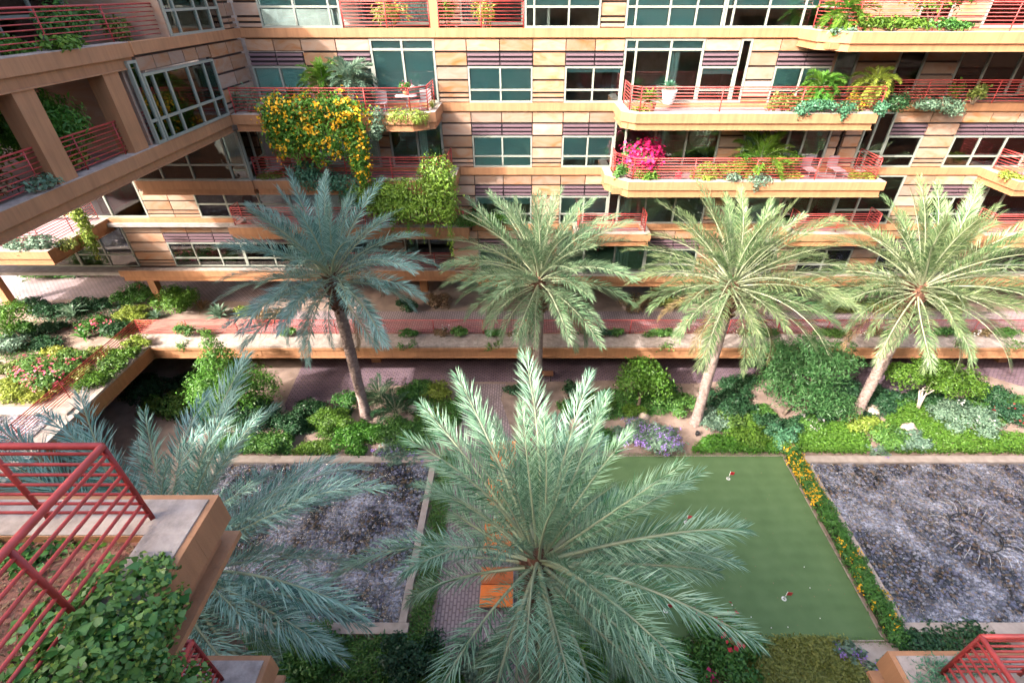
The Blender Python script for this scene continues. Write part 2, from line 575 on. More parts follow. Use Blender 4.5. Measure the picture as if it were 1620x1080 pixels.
def foliage(name, ells, n, size, m, parent, seed, aspect=0.5, droop=0.25, surf=0.5, low=-0.35, jit=0.6, up=0.35, lump=0.34, zmin=None, tdown=None, hexa=False):
    rng = np.random.default_rng(seed)
    P, N = ellpts(ells, n, rng, surf, low, lump)
    if name == 'flowers' and n > 12:
        c = max(4, n // 7)
        k = rng.choice(c, n, p=(lambda q: q / q.sum())(rng.random(c) ** 1.5 + .05))
        P = P[:c][k] + rng.normal(size=(n, 3)) * size * .75
        N = N[:c][k]
    if zmin is not None: P[:, 2] = np.maximum(P[:, 2], zmin + rng.uniform(0.01, 0.08, n))
    N = N + rng.normal(size=N.shape) * jit + np.array([0, 0, up])
    td = np.tile(np.array([[0, 0, -1.0]]), (n, 1)) if tdown else None
    V, F = leaves6(P, N, size, rng, aspect, droop) if hexa else leaves(P, N, size, rng, aspect, droop, td)
    org = np.array(wl(parent))
    o = link(name, npmesh(name, V - org, F, m), parent, wl(parent))
    o['kind'] = 'stuff'
    return o
SEED = [100]
def nseed():
    SEED[0] += 1
    return SEED[0]
def stems(parent, base, ells, m, r=0.03, name='stem'):
    mb = MB()
    for e in ells:
        b = Vector(base) + Vector((random.uniform(-.06, .06), random.uniform(-.06, .06), 0))
        t = Vector(e[:3])
        k = b.lerp(t, 0.5) + Vector((random.uniform(-.1, .1), random.uniform(-.1, .1), 0)) * (t - b).length
        mb.tube([b, k, t], [r, r * 0.7, r * 0.3], 5)
    return mb.build(name, m, parent)
def shrub(name, cat, label, c, wx, h, colr='mid', fl=None, nf=60, leaf=0.16, dens=1.0, aspect=0.5, wy=None, group=None, lobes=None, droop=0.25, fsize=0.13):
    """leafy shrub standing at c; wx, wy widths, h height"""
    rnd = random.Random(nseed())
    wy = wy or wx * rnd.uniform(0.75, 0.95)
    e = empty(name, c)
    tag(e, label, cat, group)
    ells = [(c[0], c[1], c[2] + h * 0.42, wx * 0.36, wy * 0.36, h * 0.5)]
    for i in range(lobes if lobes is not None else rnd.randint(5, 8)):
        a = i * 2.4 + rnd.uniform(-.5, .5)
        q = rnd.uniform(0.25, 0.58)
        ells.append((c[0] + math.cos(a) * wx * q * 0.8, c[1] + math.sin(a) * wy * q * 0.8, c[2] + h * rnd.uniform(0.28, 0.68), wx * rnd.uniform(0.15, 0.24), wy * rnd.uniform(0.15, 0.24), h * rnd.uniform(0.22, 0.34)))
    n = int(dens * 5.5 * (wx * wy + 0.8 * h * (wx + wy)) / (leaf * leaf * aspect * 1.6))
    n = max(150, min(n, 7000))
    stems(e, c, ells[:5], M['bark'], min(0.04, 0.05 * wx))
    foliage('foliage', ells, n, leaf, LM[colr], e, nseed(), aspect, droop=droop, zmin=c[2])
    if fl:
        foliage('flowers', ells, nf, fsize, LM[fl], e, nseed(), 0.8, surf=0.97, jit=0.4, up=0.8, low=0.0, zmin=c[2])
    return e
def rosette(name, cat, label, c, rad, n=26, colr='grey', group=None, wdt=0.12, elev=(80, 15), curve=0.25, pot=None):
    e = empty(name, c)
    tag(e, label, cat, group)
    rnd = random.Random(nseed())
    mb = MB()
    for i in range(n):
        a = i * 2.39996
        el = R(elev[0] + (elev[1] - elev[0]) * (i / n) + rnd.uniform(-6, 6))
        L = rad * rnd.uniform(0.85, 1.1)
        d = Vector((math.cos(a) * math.cos(el), math.sin(a) * math.cos(el), math.sin(el)))
        sd = Vector((-math.sin(a), math.cos(a), 0))
        p0 = Vector(c) + Vector((0, 0, 0.05))
        p1 = p0 + d * L * 0.5
        p2 = p0 + d * L + Vector((0, 0, -curve * L))
        w0 = wdt * rad * 0.45
        w1 = wdt * rad * 0.6
        upv = d.cross(sd) * (-0.25 * w1)
        i0 = len(mb.v)
        mb.v += [tuple(x) for x in (p0 - sd * w0, p0 + sd * w0, p1 + sd * w1 - upv, p1 + upv, p1 - sd * w1 - upv, p2)]
        for f in ((0, 3, 4), (0, 1, 3), (1, 2, 3), (4, 3, 5), (3, 2, 5)):
            mb.f.append(tuple(i0 + k for k in f))
            mb.m.append(0)
            mb.sm.append(True)
    mb.build('leaves', LM[colr], e)
    return e
def frondmesh(name, L, bend, mats, seed, n=80, lw=0.035, ll=0.115, vee=28, bare=0.16):
    """a pinnate frond that leaves the origin along +X and bends down by bend degrees"""
    rng = np.random.default_rng(seed)
    K = 24
    pts, tan = [np.zeros(3)], []
    side = rng.uniform(-0.26, 0.26)
    for k in range(K):
        s = (k + 0.5) / K
        a = -R(bend) * (s ** 1.5)
        yb = side * s * 1.6
        d = np.array([math.cos(a) * math.cos(yb), math.cos(a) * math.sin(yb), math.sin(a)])
        tan.append(d)
        pts.append(pts[-1] + d * L / K)
    tan.append(tan[-1])
    pts, tan = np.array(pts), np.array(tan)
    Vs, Fs, mi = [], [], []
    # stalk: a four sided tapered bar
    ring = []
    for k in range(0, K + 1, 2):
        s = k / K
        r = (0.045 * (1 - s) + 0.006) * L / 5
        T = tan[k]
        B = np.cross(np.array([0, 0, 1.0]), T)
        B /= np.linalg.norm(B)
        N = np.cross(T, B)
        for a, b in ((1.3, 0), (0, .8), (-1.3, 0), (0, -.8)): Vs.append(pts[k] + B * a * r + N * b * r)
    nr = K // 2 + 1
    for k in range(nr - 1):
        for j in range(4):
            Fs.append((k * 4 + j, k * 4 + (j + 1) % 4, k * 4 + 4 + (j + 1) % 4, k * 4 + 4 + j))
            mi.append(1)
    V0 = np.array(Vs)
    s = np.repeat(np.linspace(bare, 0.995, n), 2) + rng.uniform(-0.004, 0.004, 2 * n)
    s = np.clip(s, 0, 0.999)
    sg = np.tile([1.0, -1.0], n)
    f = s * K
    i = np.floor(f).astype(int)
    fr = (f - i)[:, None]
    P = pts[i] * (1 - fr) + pts[np.minimum(i + 1, K)] * fr
    T = tan[i]
    B = unit(np.cross(np.array([[0, 0, 1.0]]), T))
    N = np.cross(T, B)
    q = (s - bare) / (1 - bare)
    prof = np.clip(np.sin(np.pi * (0.16 + 0.74 * q)) ** 0.7, 0.25, 1)
    ln = L * ll * prof * rng.uniform(0.85, 1.12, 2 * n)
    ang = np.radians(62 - 34 * q + rng.uniform(-13, 13, 2 * n))
    ve = np.radians(vee + np.where(rng.random(2 * n) < .3, 26, 0) + rng.uniform(-20, 18, 2 * n))
    D = T * np.cos(ang)[:, None] + (B * (sg * np.cos(ve))[:, None] + N * np.sin(ve)[:, None]) * np.sin(ang)[:, None]
    D = unit(D)
    W = unit(np.cross(D, N + 0.2 * rng.normal(size=N.shape)))
    wv = (lw * (0.6 + 0.4 * prof))[:, None]
    mid = P + D * (ln * 0.45)[:, None]
    tip = P + D * ln[:, None] + np.array([[0, 0, -1.0]]) * (ln * rng.uniform(0.08, 0.3, 2 * n))[:, None]
    V1 = np.stack([P, mid + W * wv * 0.5, tip, mid - W * wv * 0.5], axis=1).reshape(-1, 3)
    F1 = np.arange(len(V1)).reshape(-1, 4) + len(V0)
    V = np.concatenate([V0, V1])
    F = np.concatenate([np.array(Fs), F1])
    mi = np.concatenate([np.array(mi), np.zeros(len(F1), int)])
    return npmesh(name, V, F, mats, mi)
def palm(label, base, zt, L, nf, lm, seed, rt=0.27, n=96, lw=0.036, emax=86, emin=-20, bare=.18, skip=()):
    rnd = random.Random(seed)
    e = empty('date_palm', base)
    tag(e, label, 'palm tree', 'date palms in the courtyard')
    hh = zt - base[2]
    # trunk with spiral leaf scars
    nc, rows = 24, max(20, int(hh / 0.04))
    V, F = [], []
    for r_ in range(rows + 1):
        z = hh * r_ / rows
        rr = rt * (1.18 - 0.25 * min(1, z / 1.2)) if z < 1.2 else rt * (0.93 + 0.12 * z / hh)
        for j in range(nc):
            a = 2 * math.pi * j / nc
            ph = (z / 0.165 + (.5 if (j // 2) % 2 else 0) + j / nc * 1.0) % 1.0
            k = 1 + 0.30 * (ph - 0.5) + rnd.uniform(-.02, .02)
            V.append((math.cos(a) * rr * k, math.sin(a) * rr * k, z))
    for r_ in range(rows):
        for j in range(nc):
            F.append((r_ * nc + j, r_ * nc + (j + 1) % nc, (r_ + 1) * nc + (j + 1) % nc, (r_ + 1) * nc + j))
    link('trunk', npmesh('trunk', np.array(V), np.array(F), M['trunk']), e, base)
    mb = MB()
    mb.lathe((0, 0, 0), [(rt * 1.0, hh - 1.5), (rt * 1.28, hh - 1.0), (rt * 1.38, hh - 0.3), (rt * 1.3, hh + 0.25), (rt * 0.7, hh + 0.7), (0.02, hh + 0.9)], 12)
    for i in range(64):
        a, z = i * 2.4, hh - 1.6 + 2.1 * i / 64
        d = Vector((math.cos(a), math.sin(a), 0))
        p = d * rt * 0.9 + Vector((0, 0, z))
        q = p + d * rnd.uniform(0.16, 0.34) + Vector((0, 0, rnd.uniform(0.1, 0.3)))
        mb.tube([p, q], [0.085, 0.05], 4, smooth=False)
    b = mb.mesh('boot', M['boot'])
    link('fibre_boot', b, e, base)
    vs = {}
    for bend in (14, 28, 44, 60, 74):
        for k in range(3):
            vs[bend, k] = frondmesh('frond', L, bend, [lm, M['rachis']], seed * 31 + bend + k, n=n, lw=lw, ll=0.148, bare=bare)
    top = Vector((base[0], base[1], zt + 0.25))
    for i in range(nf):
        q = (i + 0.5) / nf
        a = i * 2.39996 + rnd.uniform(-.25, .25)
        if any(lo <= math.degrees(a) % 360 <= hi for lo, hi in skip) and q > .18: continue
        el = emax + (emin - emax) * (q ** 0.8) + rnd.uniform(-7, 7)
        bend = 14 if q < .12 else 28 if q < .3 else 44 if q < .55 else 60 if q < .82 else 74
        if rnd.random() < 0.3: bend = {14: 28, 28: 14, 44: 60, 60: 44, 74: 60}[bend]
        o = link('frond', vs[bend, rnd.randint(0, 2)], e, top + Vector((math.cos(a) * rt * 0.6, math.sin(a) * rt * 0.6, 0.5 - 0.9 * q)))
        o.rotation_euler = Euler((rnd.uniform(-.45, .45), -R(el), a), 'XYZ')
        if q > .93 and rnd.random() < .45:
            o.material_slots[0].link = 'OBJECT'
            o.material_slots[0].material = LM['dry']
            o['label'] = 'dead brown frond hanging below the crown'
        k = rnd.uniform(0.84, 1.08) * (0.72 + 0.28 * min(1, q * 5)) * (1 - .27 * max(0, (q - .6) / .4))
        o.scale = (k, k, k)
    return e
def smallpalm(name, label, c, L, nf, colr, trunk_h=0.0, group=None, emax=80, emin=-10, seed=None, lw=0.03, cat='palm plant', n=34, bend=60):
    seed = seed or nseed()
    rnd = random.Random(seed)
    e = empty(name, c)
    tag(e, label, cat, group)
    if trunk_h: MB().tube([(c[0], c[1], c[2]), (c[0] + .04, c[1], c[2] + trunk_h)], [0.08, 0.06], 7).build('trunk', M['bark'], e)
    ms = [frondmesh('frond', L, bend + 18 * k, [LM[colr], M['rachis']], seed * 7 + k, n=n, lw=lw, ll=0.26, bare=0.22) for k in range(2)]
    for i in range(nf):
        q = (i + .5) / nf
        a = i * 2.39996 + rnd.uniform(-.2, .2)
        el = emax + (emin - emax) * q + rnd.uniform(-8, 8)
        o = link('frond', ms[i % 2], e, Vector(c) + Vector((0, 0, trunk_h)))
        o.rotation_euler = Euler((0, -R(el), a), 'XYZ')
        k = rnd.uniform(.8, 1.1)
        o.scale = (k, k, k)
    return e
def tree(name, label, base, ells, colr, n, leaf, aspect=0.4, bark='bark', r=0.10, fork=0.4, droop=0.3, trunks=1, up=0.35, low=-0.6, surf=0.5, tdown=None, cat='tree'):
    e = empty(name, base)
    tag(e, label, cat)
    b = Vector(base)
    E = [(b.x + x, b.y + y, b.z + z, a, c, d) for x, y, z, a, c, d in ells]
    cen = sum((Vector(q[:3]) for q in E), Vector()) / len(E)
    mb = MB()
    rnd = random.Random(nseed())
    for k in range(trunks):
        off = Vector((rnd.uniform(-.25, .25), rnd.uniform(-.2, .2), 0)) if trunks > 1 else Vector()
        f = b + off + (cen - b) * fork + off * 2
        mb.tube([b + off * .4, b + off + (f - b - off) * .5 + Vector((rnd.uniform(-.08, .08), 0, 0)), f], [r * 1.15, r * .9, r * .75], 8)
        for j, q in enumerate(E):
            if j % trunks == k:
                t = Vector(q[:3])
                m_ = f.lerp(t, .5) + Vector((rnd.uniform(-.15, .15), rnd.uniform(-.15, .15), .1))
                mb.tube([f, m_, t], [r * .6, r * .4, r * .12], 6)
                for _ in range(3):
                    d = Vector((rnd.uniform(-1, 1) * q[3], rnd.uniform(-1, 1) * q[4], rnd.uniform(-.2, .8) * q[5])) * .75
                    mb.tube([m_.lerp(t, .6), t + d * .6, t + d], [r * .25, r * .15, r * .05], 4)
    mb.build('trunk', M[bark], e)
    foliage('crown', E, n, leaf, LM[colr], e, nseed(), aspect, droop, surf=surf, low=low, up=up, jit=0.7, lump=0.28, tdown=tdown)
    return e
def cover(label_unused, poly, z, n, hgt, size, m, seed, aspect=0.45, name='ground_cover', mound=0.5):
    """low planting over a polygon of the ground, as one stuff object"""
    rng = np.random.default_rng(seed)
    Q = np.array([(p[0], p[1]) for p in poly])
    lo, hi = Q.min(0), Q.max(0)
    pts = np.zeros((0, 2))
    while len(pts) < n:
        c = rng.uniform(lo, hi, (n * 2, 2))
        ins = np.zeros(len(c), bool)
        j = len(Q) - 1
        for i in range(len(Q)):
            a, b = Q[i], Q[j]
            cond = ((a[1] > c[:, 1]) != (b[1] > c[:, 1])) & (c[:, 0] < (b[0] - a[0]) * (c[:, 1] - a[1]) / (b[1] - a[1] + 1e-9) + a[0])
            ins ^= cond
            j = i
        pts = np.concatenate([pts, c[ins]])
    pts = pts[:n] + rng.normal(size=(n, 2)) * 0.06
    hz = hgt * (0.55 + mound * 0.5 * (np.sin(pts[:, 0] * 2.1 + seed) * np.sin(pts[:, 1] * 2.7) + 0.6 * np.sin(pts[:, 0] * 5.3) * np.sin(pts[:, 1] * 6.1 + seed)))
    hz = np.maximum(hz, 0.05) * rng.uniform(0.45, 1.05, n)
    P = np.column_stack([pts, z + hz])
    N = rng.normal(size=(n, 3)) * 0.5 + np.array([0, 0, 1.0])
    V, F = leaves(P, N, size, rng, aspect, 0.2)
    o = link(name, npmesh(name, V, F, m), None, (0, 0, 0))
    o['kind'] = 'stuff'
    return o
def pxpoly(pts, z=0.0): return [gp(u, v, z)[0] for u, v in pts]
#---PART2---
# ------------------------------------------------------------ ground, paths, pools, green
ZF, ZE, ZD, ZC, ZB, ZA, ZT = 3.33, 6.43, 9.53, 12.63, 15.73, 18.83, 21.95
YF = 26.7
def sheet(name, poly, z, m):
    mb = MB()
    mb.face([(p[0], p[1], z) for p in poly])
    return struct(name, mb, m)
def rect(x0, x1, y0, y1): return [(x0, y0), (x1, y0), (x1, y1), (x0, y1)]
sheet('garden_ground', rect(-150, 150, -100, 150), 0.0, M['soil'])
lo = pxpoly([(445, 652), (530, 640), (600, 612), (700, 604), (735, 604)])
hi = pxpoly([(775, 604), (850, 604), (960, 602), (1090, 607), (1180, 600), (1320, 602), (1400, 628), (1560, 594), (1620, 612)])
sheet('paved_walkway', [(p.x, p.y) for p in lo] + [(p.x, p.y) for p in hi] + [(40, 21), (40, 33), (-15.5, 33)], 0.008, M['pave'])
sheet('garden_path', [(-3.6, 7.6), (-0.36, 7.6), (-0.36, 18.6), (-1.5, 23.0), (-1.2, 24.4), (-4.2, 24.4), (-3.7, 23.0), (-3.6, 19)], 0.004, M['pave2'])
def pool(name, x0, x1, y0, y1, z0, label_bed, kw=0.42, kh=0.26, sides='NSEW'):
    sheet('pool_bed', rect(x0, x1, y0, y1), z0 + 0.012, M['louvb'])
    k = empty('pool_kerb', (x0, y0, z0))
    tag(k, label_bed, 'kerb')
    def run(ax, a0, a1, c0, c1):
        n = max(1, round((a1 - a0) / 1.8))
        for i in range(n):
            p, q = a0 + (a1 - a0) * i / n + .006, a0 + (a1 - a0) * (i + 1) / n - .006
            if ax == 'x': pbox('kerb_stone', k, M['kerb'], p, q, c0, c1, z0 - .02, z0 + kh)
            else: pbox('kerb_stone', k, M['kerb'], c0, c1, p, q, z0 - .02, z0 + kh)
    if 'N' in sides: run('x', x0 - kw, x1 + kw, y1, y1 + kw)
    if 'S' in sides: run('x', x0 - kw, x1 + kw, y0 - kw, y0)
    if 'E' in sides: run('y', y0, y1, x1, x1 + kw * .7)
    if 'W' in sides: run('y', y0, y1, x0 - kw * .7, x0)
    # pebbles
    rng = np.random.default_rng(int(abs(x0) * 10))
    sp = 0.125
    gx, gy = np.meshgrid(np.arange(x0 + .05, x1 - .03, sp), np.arange(y0 + .05, y1 - .03, sp))
    c = np.column_stack([gx.ravel(), gy.ravel()])
    c += rng.uniform(-.045, .045, c.shape)
    t = (1 + 5 ** .5) / 2
    iv = np.array([(-1, t, 0), (1, t, 0), (-1, -t, 0), (1, -t, 0), (0, -1, t), (0, 1, t), (0, -1, -t), (0, 1, -t), (t, 0, -1), (t, 0, 1), (-t, 0, -1), (-t, 0, 1)]) / math.sqrt(1 + t * t)
    jf = np.array([(0, 11, 5), (0, 5, 1), (0, 1, 7), (0, 7, 10), (0, 10, 11), (1, 5, 9), (5, 11, 4), (11, 10, 2), (10, 7, 6), (7, 1, 8), (3, 9, 4), (3, 4, 2), (3, 2, 6), (3, 6, 8), (3, 8, 9), (4, 9, 5), (2, 4, 11), (6, 2, 10), (8, 6, 7), (9, 8, 1)])
    n = len(c)
    s = rng.uniform(.045, .088, (n, 1, 1)) * np.array([1.15, .95, .6]) * rng.uniform(.8, 1.2, (n, 1, 3))
    a = rng.uniform(0, 6.28, n)
    V = iv[None] * s
    ca, sa = np.cos(a)[:, None], np.sin(a)[:, None]
    V = np.stack([V[..., 0] * ca - V[..., 1] * sa, V[..., 0] * sa + V[..., 1] * ca, V[..., 2]], axis=2)
    V += np.column_stack([c, z0 + .045 + rng.uniform(0, .03, n)])[:, None, :]
    F = (jf[None] + 12 * np.arange(n)[:, None, None]).reshape(-1, 3)
    o = link('pebbles', npmesh('pebbles', V.reshape(-1, 3), F, M['peb'], smooth=True))
    o['kind'] = 'stuff'
    mb = MB()
    mb.face([(x0, y0, z0 + .16), (x1, y0, z0 + .16), (x1, y1, z0 + .16), (x0, y1, z0 + .16)])
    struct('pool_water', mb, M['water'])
pool('left', -15.9, -4.95, 9.65, 17.75, 0.0, 'pale stone kerb round the pebble pool left of the brick path')
pool('right', 14.86, 34.0, 9.65, 17.75, 0.0, 'pale stone kerb round the pebble pool right of the putting green', sides='NSW')
pool('terrace', -40.0, -22.9, 9.0, 17.9, ZF, 'pale stone kerb of the small pebble pool on the left terrace', kh=0.2, kw=.5, sides='N')
mb = MB()
mb.face([(-0.30, 9.1, .012), (13.75, 9.1, .012), (13.75, 18.35, .012), (-0.30, 18.35, .012)])
struct('putting_green', mb, M['turf'])
mb = MB()
for a, b in (((-.34, 9.06), (13.79, 9.10)), ((-.34, 18.35), (13.79, 18.39)), ((-.34, 9.1), (-.30, 18.35)), ((13.75, 9.1), (13.79, 18.35))):
    mb.box(a[0], b[0], a[1], b[1], 0, .05)
struct('green_edging', mb, M['conc'])
sheet('gravel_path', pxpoly([(1335, 1016), (1420, 1016), (1440, 1075), (1300, 1075)]), 0.004, M['kerb'])
# upper terrace
mb = MB()
mb.box(-90, -22.05, -6, 60, 2.62, 3.32)
mb.box(-22.05, 60, 24.0, 60, 2.62, 3.32)
struct('terrace_slab', mb, M['tan2'])
sheet('terrace_soil', [(-90, -6), (-22.9, -6), (-22.9, 8.9), (-40.2, 8.9), (-40.2, 18.4), (-22.9, 18.4), (-22.9, 24.8), (60, 24.8), (60, 60), (-90, 60)], 3.326, M['soil'])
sheet('terrace_walkway', rect(-17.5, 60, 25.3, 27.75), 3.334, M['pave2'])
sheet('terrace_walkway', [(p.x, p.y) for p in pxpoly([(-80, 472), (30, 478), (170, 470), (400, 478), (440, 470)], ZF)] + [(p.x, p.y) for p in pxpoly([(440, 437), (240, 437), (45, 426), (-80, 420)], ZF)], 3.338, M['pave2'])
# the wall of the undercroft, far behind the lower walkway
mb = MB()
mb.box(-60, 60, 33.0, 33.4, 0, 2.62)
mb.box(-36.4, -36, -6, 33, 0, 2.62)
struct('undercroft_wall', mb, M['inwall'])

# ------------------------------------------------------------ railings and balconies
def railing(parent, pts, zb, h=1.0, n=7, spacing=1.7, r=0.017, rt=0.027, post=0.05, ends=(True, True), gap=0.1):
    e = empty('railing', (pts[0][0], pts[0][1], zb), parent)
    for a, b in zip(pts[:-1], pts[1:]):
        a, b = Vector((a[0], a[1], 0)), Vector((b[0], b[1], 0))
        L = (b - a).length
        d = (b - a).normalized()
        k = max(1, round(L / spacing))
        for i in range(k + 1):
            if (i == 0 and not ends[0] and a.x == pts[0][0] and a.y == pts[0][1]): continue
            p = a + d * (L * i / k)
            q = d * post * .5
            sd = Vector((-d.y, d.x, 0)) * post * 1.0
            ptube('post', e, M['red'], (p.x, p.y, zb), (p.x, p.y, zb + h - .003), post * .55, 4)
        ptube('top_rail', e, M['red'], (a.x, a.y, zb + h), (b.x, b.y, zb + h), rt, 8)
        for i in range(n):
            z = zb + gap + (h - gap - .1) * i / (n - 1)
            ptube('rail', e, M['red'], (a.x, a.y, z), (b.x, b.y, z), r, 6)
    return e
def balcony(parent, poly, z, yback, curb=0.22, drop=0.46, ledge=0.42, front=None, label=None):
    """projecting slab: poly is the outer outline, front edges listed from left to right"""
    e = empty('balcony', (poly[0][0], poly[0][1], z), parent)
    if label: e['label'] = label
    full = list(poly) + [(poly[-1][0], yback), (poly[0][0], yback)]
    c = (sum(p[0] for p in full) / len(full), sum(p[1] for p in full) / len(full))
    ed = [(poly[0][0], yback)] + list(poly) + [(poly[-1][0], yback)]
    def inset(ps, d):
        out = []
        for i, p in enumerate(ps):
            ns = []
            for a, b in ((i - 1, i), (i, i + 1)):
                if 0 <= a and b < len(ps):
                    v = Vector((ps[b][0] - ps[a][0], ps[b][1] - ps[a][1]))
                    if v.length > 1e-6:
                        nv = Vector((-v.y, v.x)).normalized()
                        m = Vector(((ps[a][0] + ps[b][0]) / 2, (ps[a][1] + ps[b][1]) / 2))
                        if nv.dot(Vector(c) - m) < 0: nv = -nv
                        ns.append(nv)
            if len(ns) == 2:
                b_ = (ns[0] + ns[1])
                k = d / max(0.35, (b_.length / 2)) if b_.length > 1e-6 else d
                nn = b_.normalized() * k
            else: nn = ns[0] * d
            out.append((p[0] + nn.x, p[1] + nn.y))
        return out
    def band(name, m, o0, o1, z0, z1):
        A, B = inset(ed, o0), inset(ed, o1)
        mb = MB()
        for i in range(len(ed) - 1):
            if (Vector(A[i]) - Vector(A[i + 1])).length < .02: continue
            mb.prism([A[i], A[i + 1], B[i + 1], B[i]], z0, z1)
        return mb.build(name, m, e)
    dk = inset(ed, .1)
    MB().prism(dk, z - 0.19, z - 0.004).build('deck', M['deckp'], e)
    band('curb', M['tan'], 0.0, ledge, z - 0.20, z + curb - .02)
    band('ledge', M['conc'], 0.012, ledge - .01, z + curb - .02, z + curb)
    band('fascia', M['tan2'], 0.09, 0.3, z - drop, z - 0.20)
    band('drip_edge', M['tan'], 0.05, 0.36, z - drop - .04, z - drop)
    MB().box(min(p[0] for p in poly) + .3, max(p[0] for p in poly) - .3, min(p[1] for p in poly) + .35, yback - .05, z - drop + .02, z - .204).build('soffit', M['tan2'], e)
    return inset(ed, ledge - .12)

# ------------------------------------------------------------ main building
B = empty('apartment_building', (4, 28, 0))
tag(B, 'sandstone tiled apartment block with teal windows facing across the courtyard', 'building')
LW = 0.022
def louver(x0, x1, z0, z1, y):
    e = MB().box(x0, x1, y + .05, y + .12, z0, z1).build('louver_panel', M['louvb'], B)
    n = 3
    for i in range(n):
        z = z0 + (z1 - z0) * (i + .5) / n
        pbox('slat', e, M['louv'], x0 + .01, x1 - .01, y - .05, y + .046, z - (z1 - z0) / n * .26, z + (z1 - z0) / n * .20)
def window(x0, x1, z0, z1, y, mulls=(), transom=None, top=None, blind=None, fw=0.085, parent=None, axis='x'):
    """frame with panes and blinds; axis x faces -y, axis y faces +x at plane x=y"""
    parent = parent or B
    rnd = random.Random(int((x0 * 7 + z0 * 13) * 100))
    def bx(mb, a0, a1, d0, d1, z_0, z_1):
        if axis == 'x': mb.box(a0, a1, y + d0, y + d1, z_0, z_1)
        else: mb.box(y - d1, y - d0, a0, a1, z_0, z_1)
    mb = MB()
    bx(mb, x0, x1, -.03, .09, z0, z0 + fw)
    bx(mb, x0, x1, -.03, .09, z1 - fw, z1)
    bx(mb, x0, x0 + fw, -.03, .09, z0 + fw, z1 - fw)
    bx(mb, x1 - fw, x1, -.03, .09, z0 + fw, z1 - fw)
    xs = [x0 + fw * .5] + list(mulls) + [x1 - fw * .5]
    for m_ in mulls: bx(mb, m_ - fw / 2, m_ + fw / 2, -.025, .085, z0 + fw, z1 - fw)
    zs = [z0 + fw * .5] + ([transom] if transom else []) + ([top] if top else []) + [z1 - fw * .5]
    for t in zs[1:-1]: bx(mb, x0 + fw, x1 - fw, -.02, .08, t - fw / 2, t + fw / 2)
    w_ = mb.build('window', M['frame'], parent)
    for i in range(len(xs) - 1):
        for k in range(len(zs) - 1):
            a, b, c, d = xs[i] + .02, xs[i + 1] - .02, zs[k] + .02, zs[k + 1] - .02
            if axis == 'x': pbox('pane', w_, M['glass'], a, b, y + .025, y + .035, c, d)
            else: pbox('pane', w_, M['glass'], y - .035, y - .025, a, b, c, d)
        f = blind if blind is not None else rnd.choice([1, 1, .8, .8, 0.65, .3, 0])
        if f > 0:
            a, b = xs[i] + .05, xs[i + 1] - .05
            zb_ = z1 - .05 - (z1 - z0 - .1) * min(1, f)
            if axis == 'x': pbox('blind', w_, M['blind'], a, b, y + .14, y + .15, zb_, z1 - .05)
            else: pbox('blind', w_, M['blind'], y - .15, y - .14, a, b, zb_, z1 - .05)
    if rnd.random() < .7:
        j = rnd.randint(0, len(xs) - 2)
        a, b = xs[j] + .06, xs[j + 1] - .06
        b = a + (b - a) * rnd.choice([.35, .5, 1])
        k = max(6, int((b - a) / .09))
        cm = MB()
        for i in range(k):
            p, q = a + (b - a) * i / k, a + (b - a) * (i + 1) / k
            d0, d1 = (.22, .29) if i % 2 else (.29, .22)
            if axis == 'x': cm.face([(p, y + d0, z0 + .1), (q, y + d1, z0 + .1), (q, y + d1, z1 - .06), (p, y + d0, z1 - .06)])
            else: cm.face([(y - d0, p, z0 + .1), (y - d1, q, z0 + .1), (y - d1, q, z1 - .06), (y - d0, p, z1 - .06)])
        cm.build('curtain', M['curtain'], w_)
    return w_
def tiles(x0, x1, zs, y, parent=None, axis='x', mod=1.56, mats=None):
    n = max(1, round((x1 - x0) / mod))
    for i in range(n):
        a, b = x0 + (x1 - x0) * i / n + LW, x0 + (x1 - x0) * (i + 1) / n - LW
        for c, d in zip(zs[:-1], zs[1:]):
            j = random.uniform(-.006, .006)
            if axis == 'x': pbox('stone_tile', parent or B, M['stone'], a, b, y + j, y + .11 + j, d + .045, c - .045)
            else: pbox('stone_tile', parent or B, M['stone'], y - .11 + j, y + j, a, b, d + .045, c - .045)
    if axis == 'x': pbox('backing_wall', parent or B, M['joint'], x0, x1, y + .15, y + .25, zs[-1], zs[0])
    else: pbox('backing_wall', parent or B, M['joint'], y - .25, y - .15, x0, x1, zs[-1], zs[0])
def rows(zb, zt):
    h = zt - zb
    return [zt, zt - .2 * h, zt - .42 * h, zt - .635 * h, zt - .84 * h, zt - .92 * h, zb]
def wall(zf, zn, segs, y=YF):
    zb, zt = zf + .2, zn - .2
    zr = rows(zb, zt)
    for s in segs:
        k, x0, x1 = s[0], s[1], s[2]
        o = s[3] if len(s) > 3 else {}
        if k == 'T': tiles(x0, x1, zr, y)
        elif k == 'W':
            tiles(x0, x1, zr[:2], y, mod=1.5)
            n = max(1, round((x1 - x0) / 1.5))
            ms = [x0 + (x1 - x0) * i / n for i in range(1, n)]
            for i in range(n): louver(x0 + (x1 - x0) * i / n + .02, x0 + (x1 - x0) * (i + 1) / n - .02, zr[2] + .02, zr[1] - .02, y)
            window(x0, x1, zb, zr[2], y + .02, ms, zb + .56, blind=o.get('b'))
        elif k == 'B': window(x0, x1, zb, zt, y - .02, o.get('m', ()), zb + .8, blind=o.get('b'))
        elif k == 'G': window(x0, x1, zb, zt, y + .02, o.get('m', ()), None, zt - .45 if o.get('top') else None, blind=o.get('b'), fw=.1)
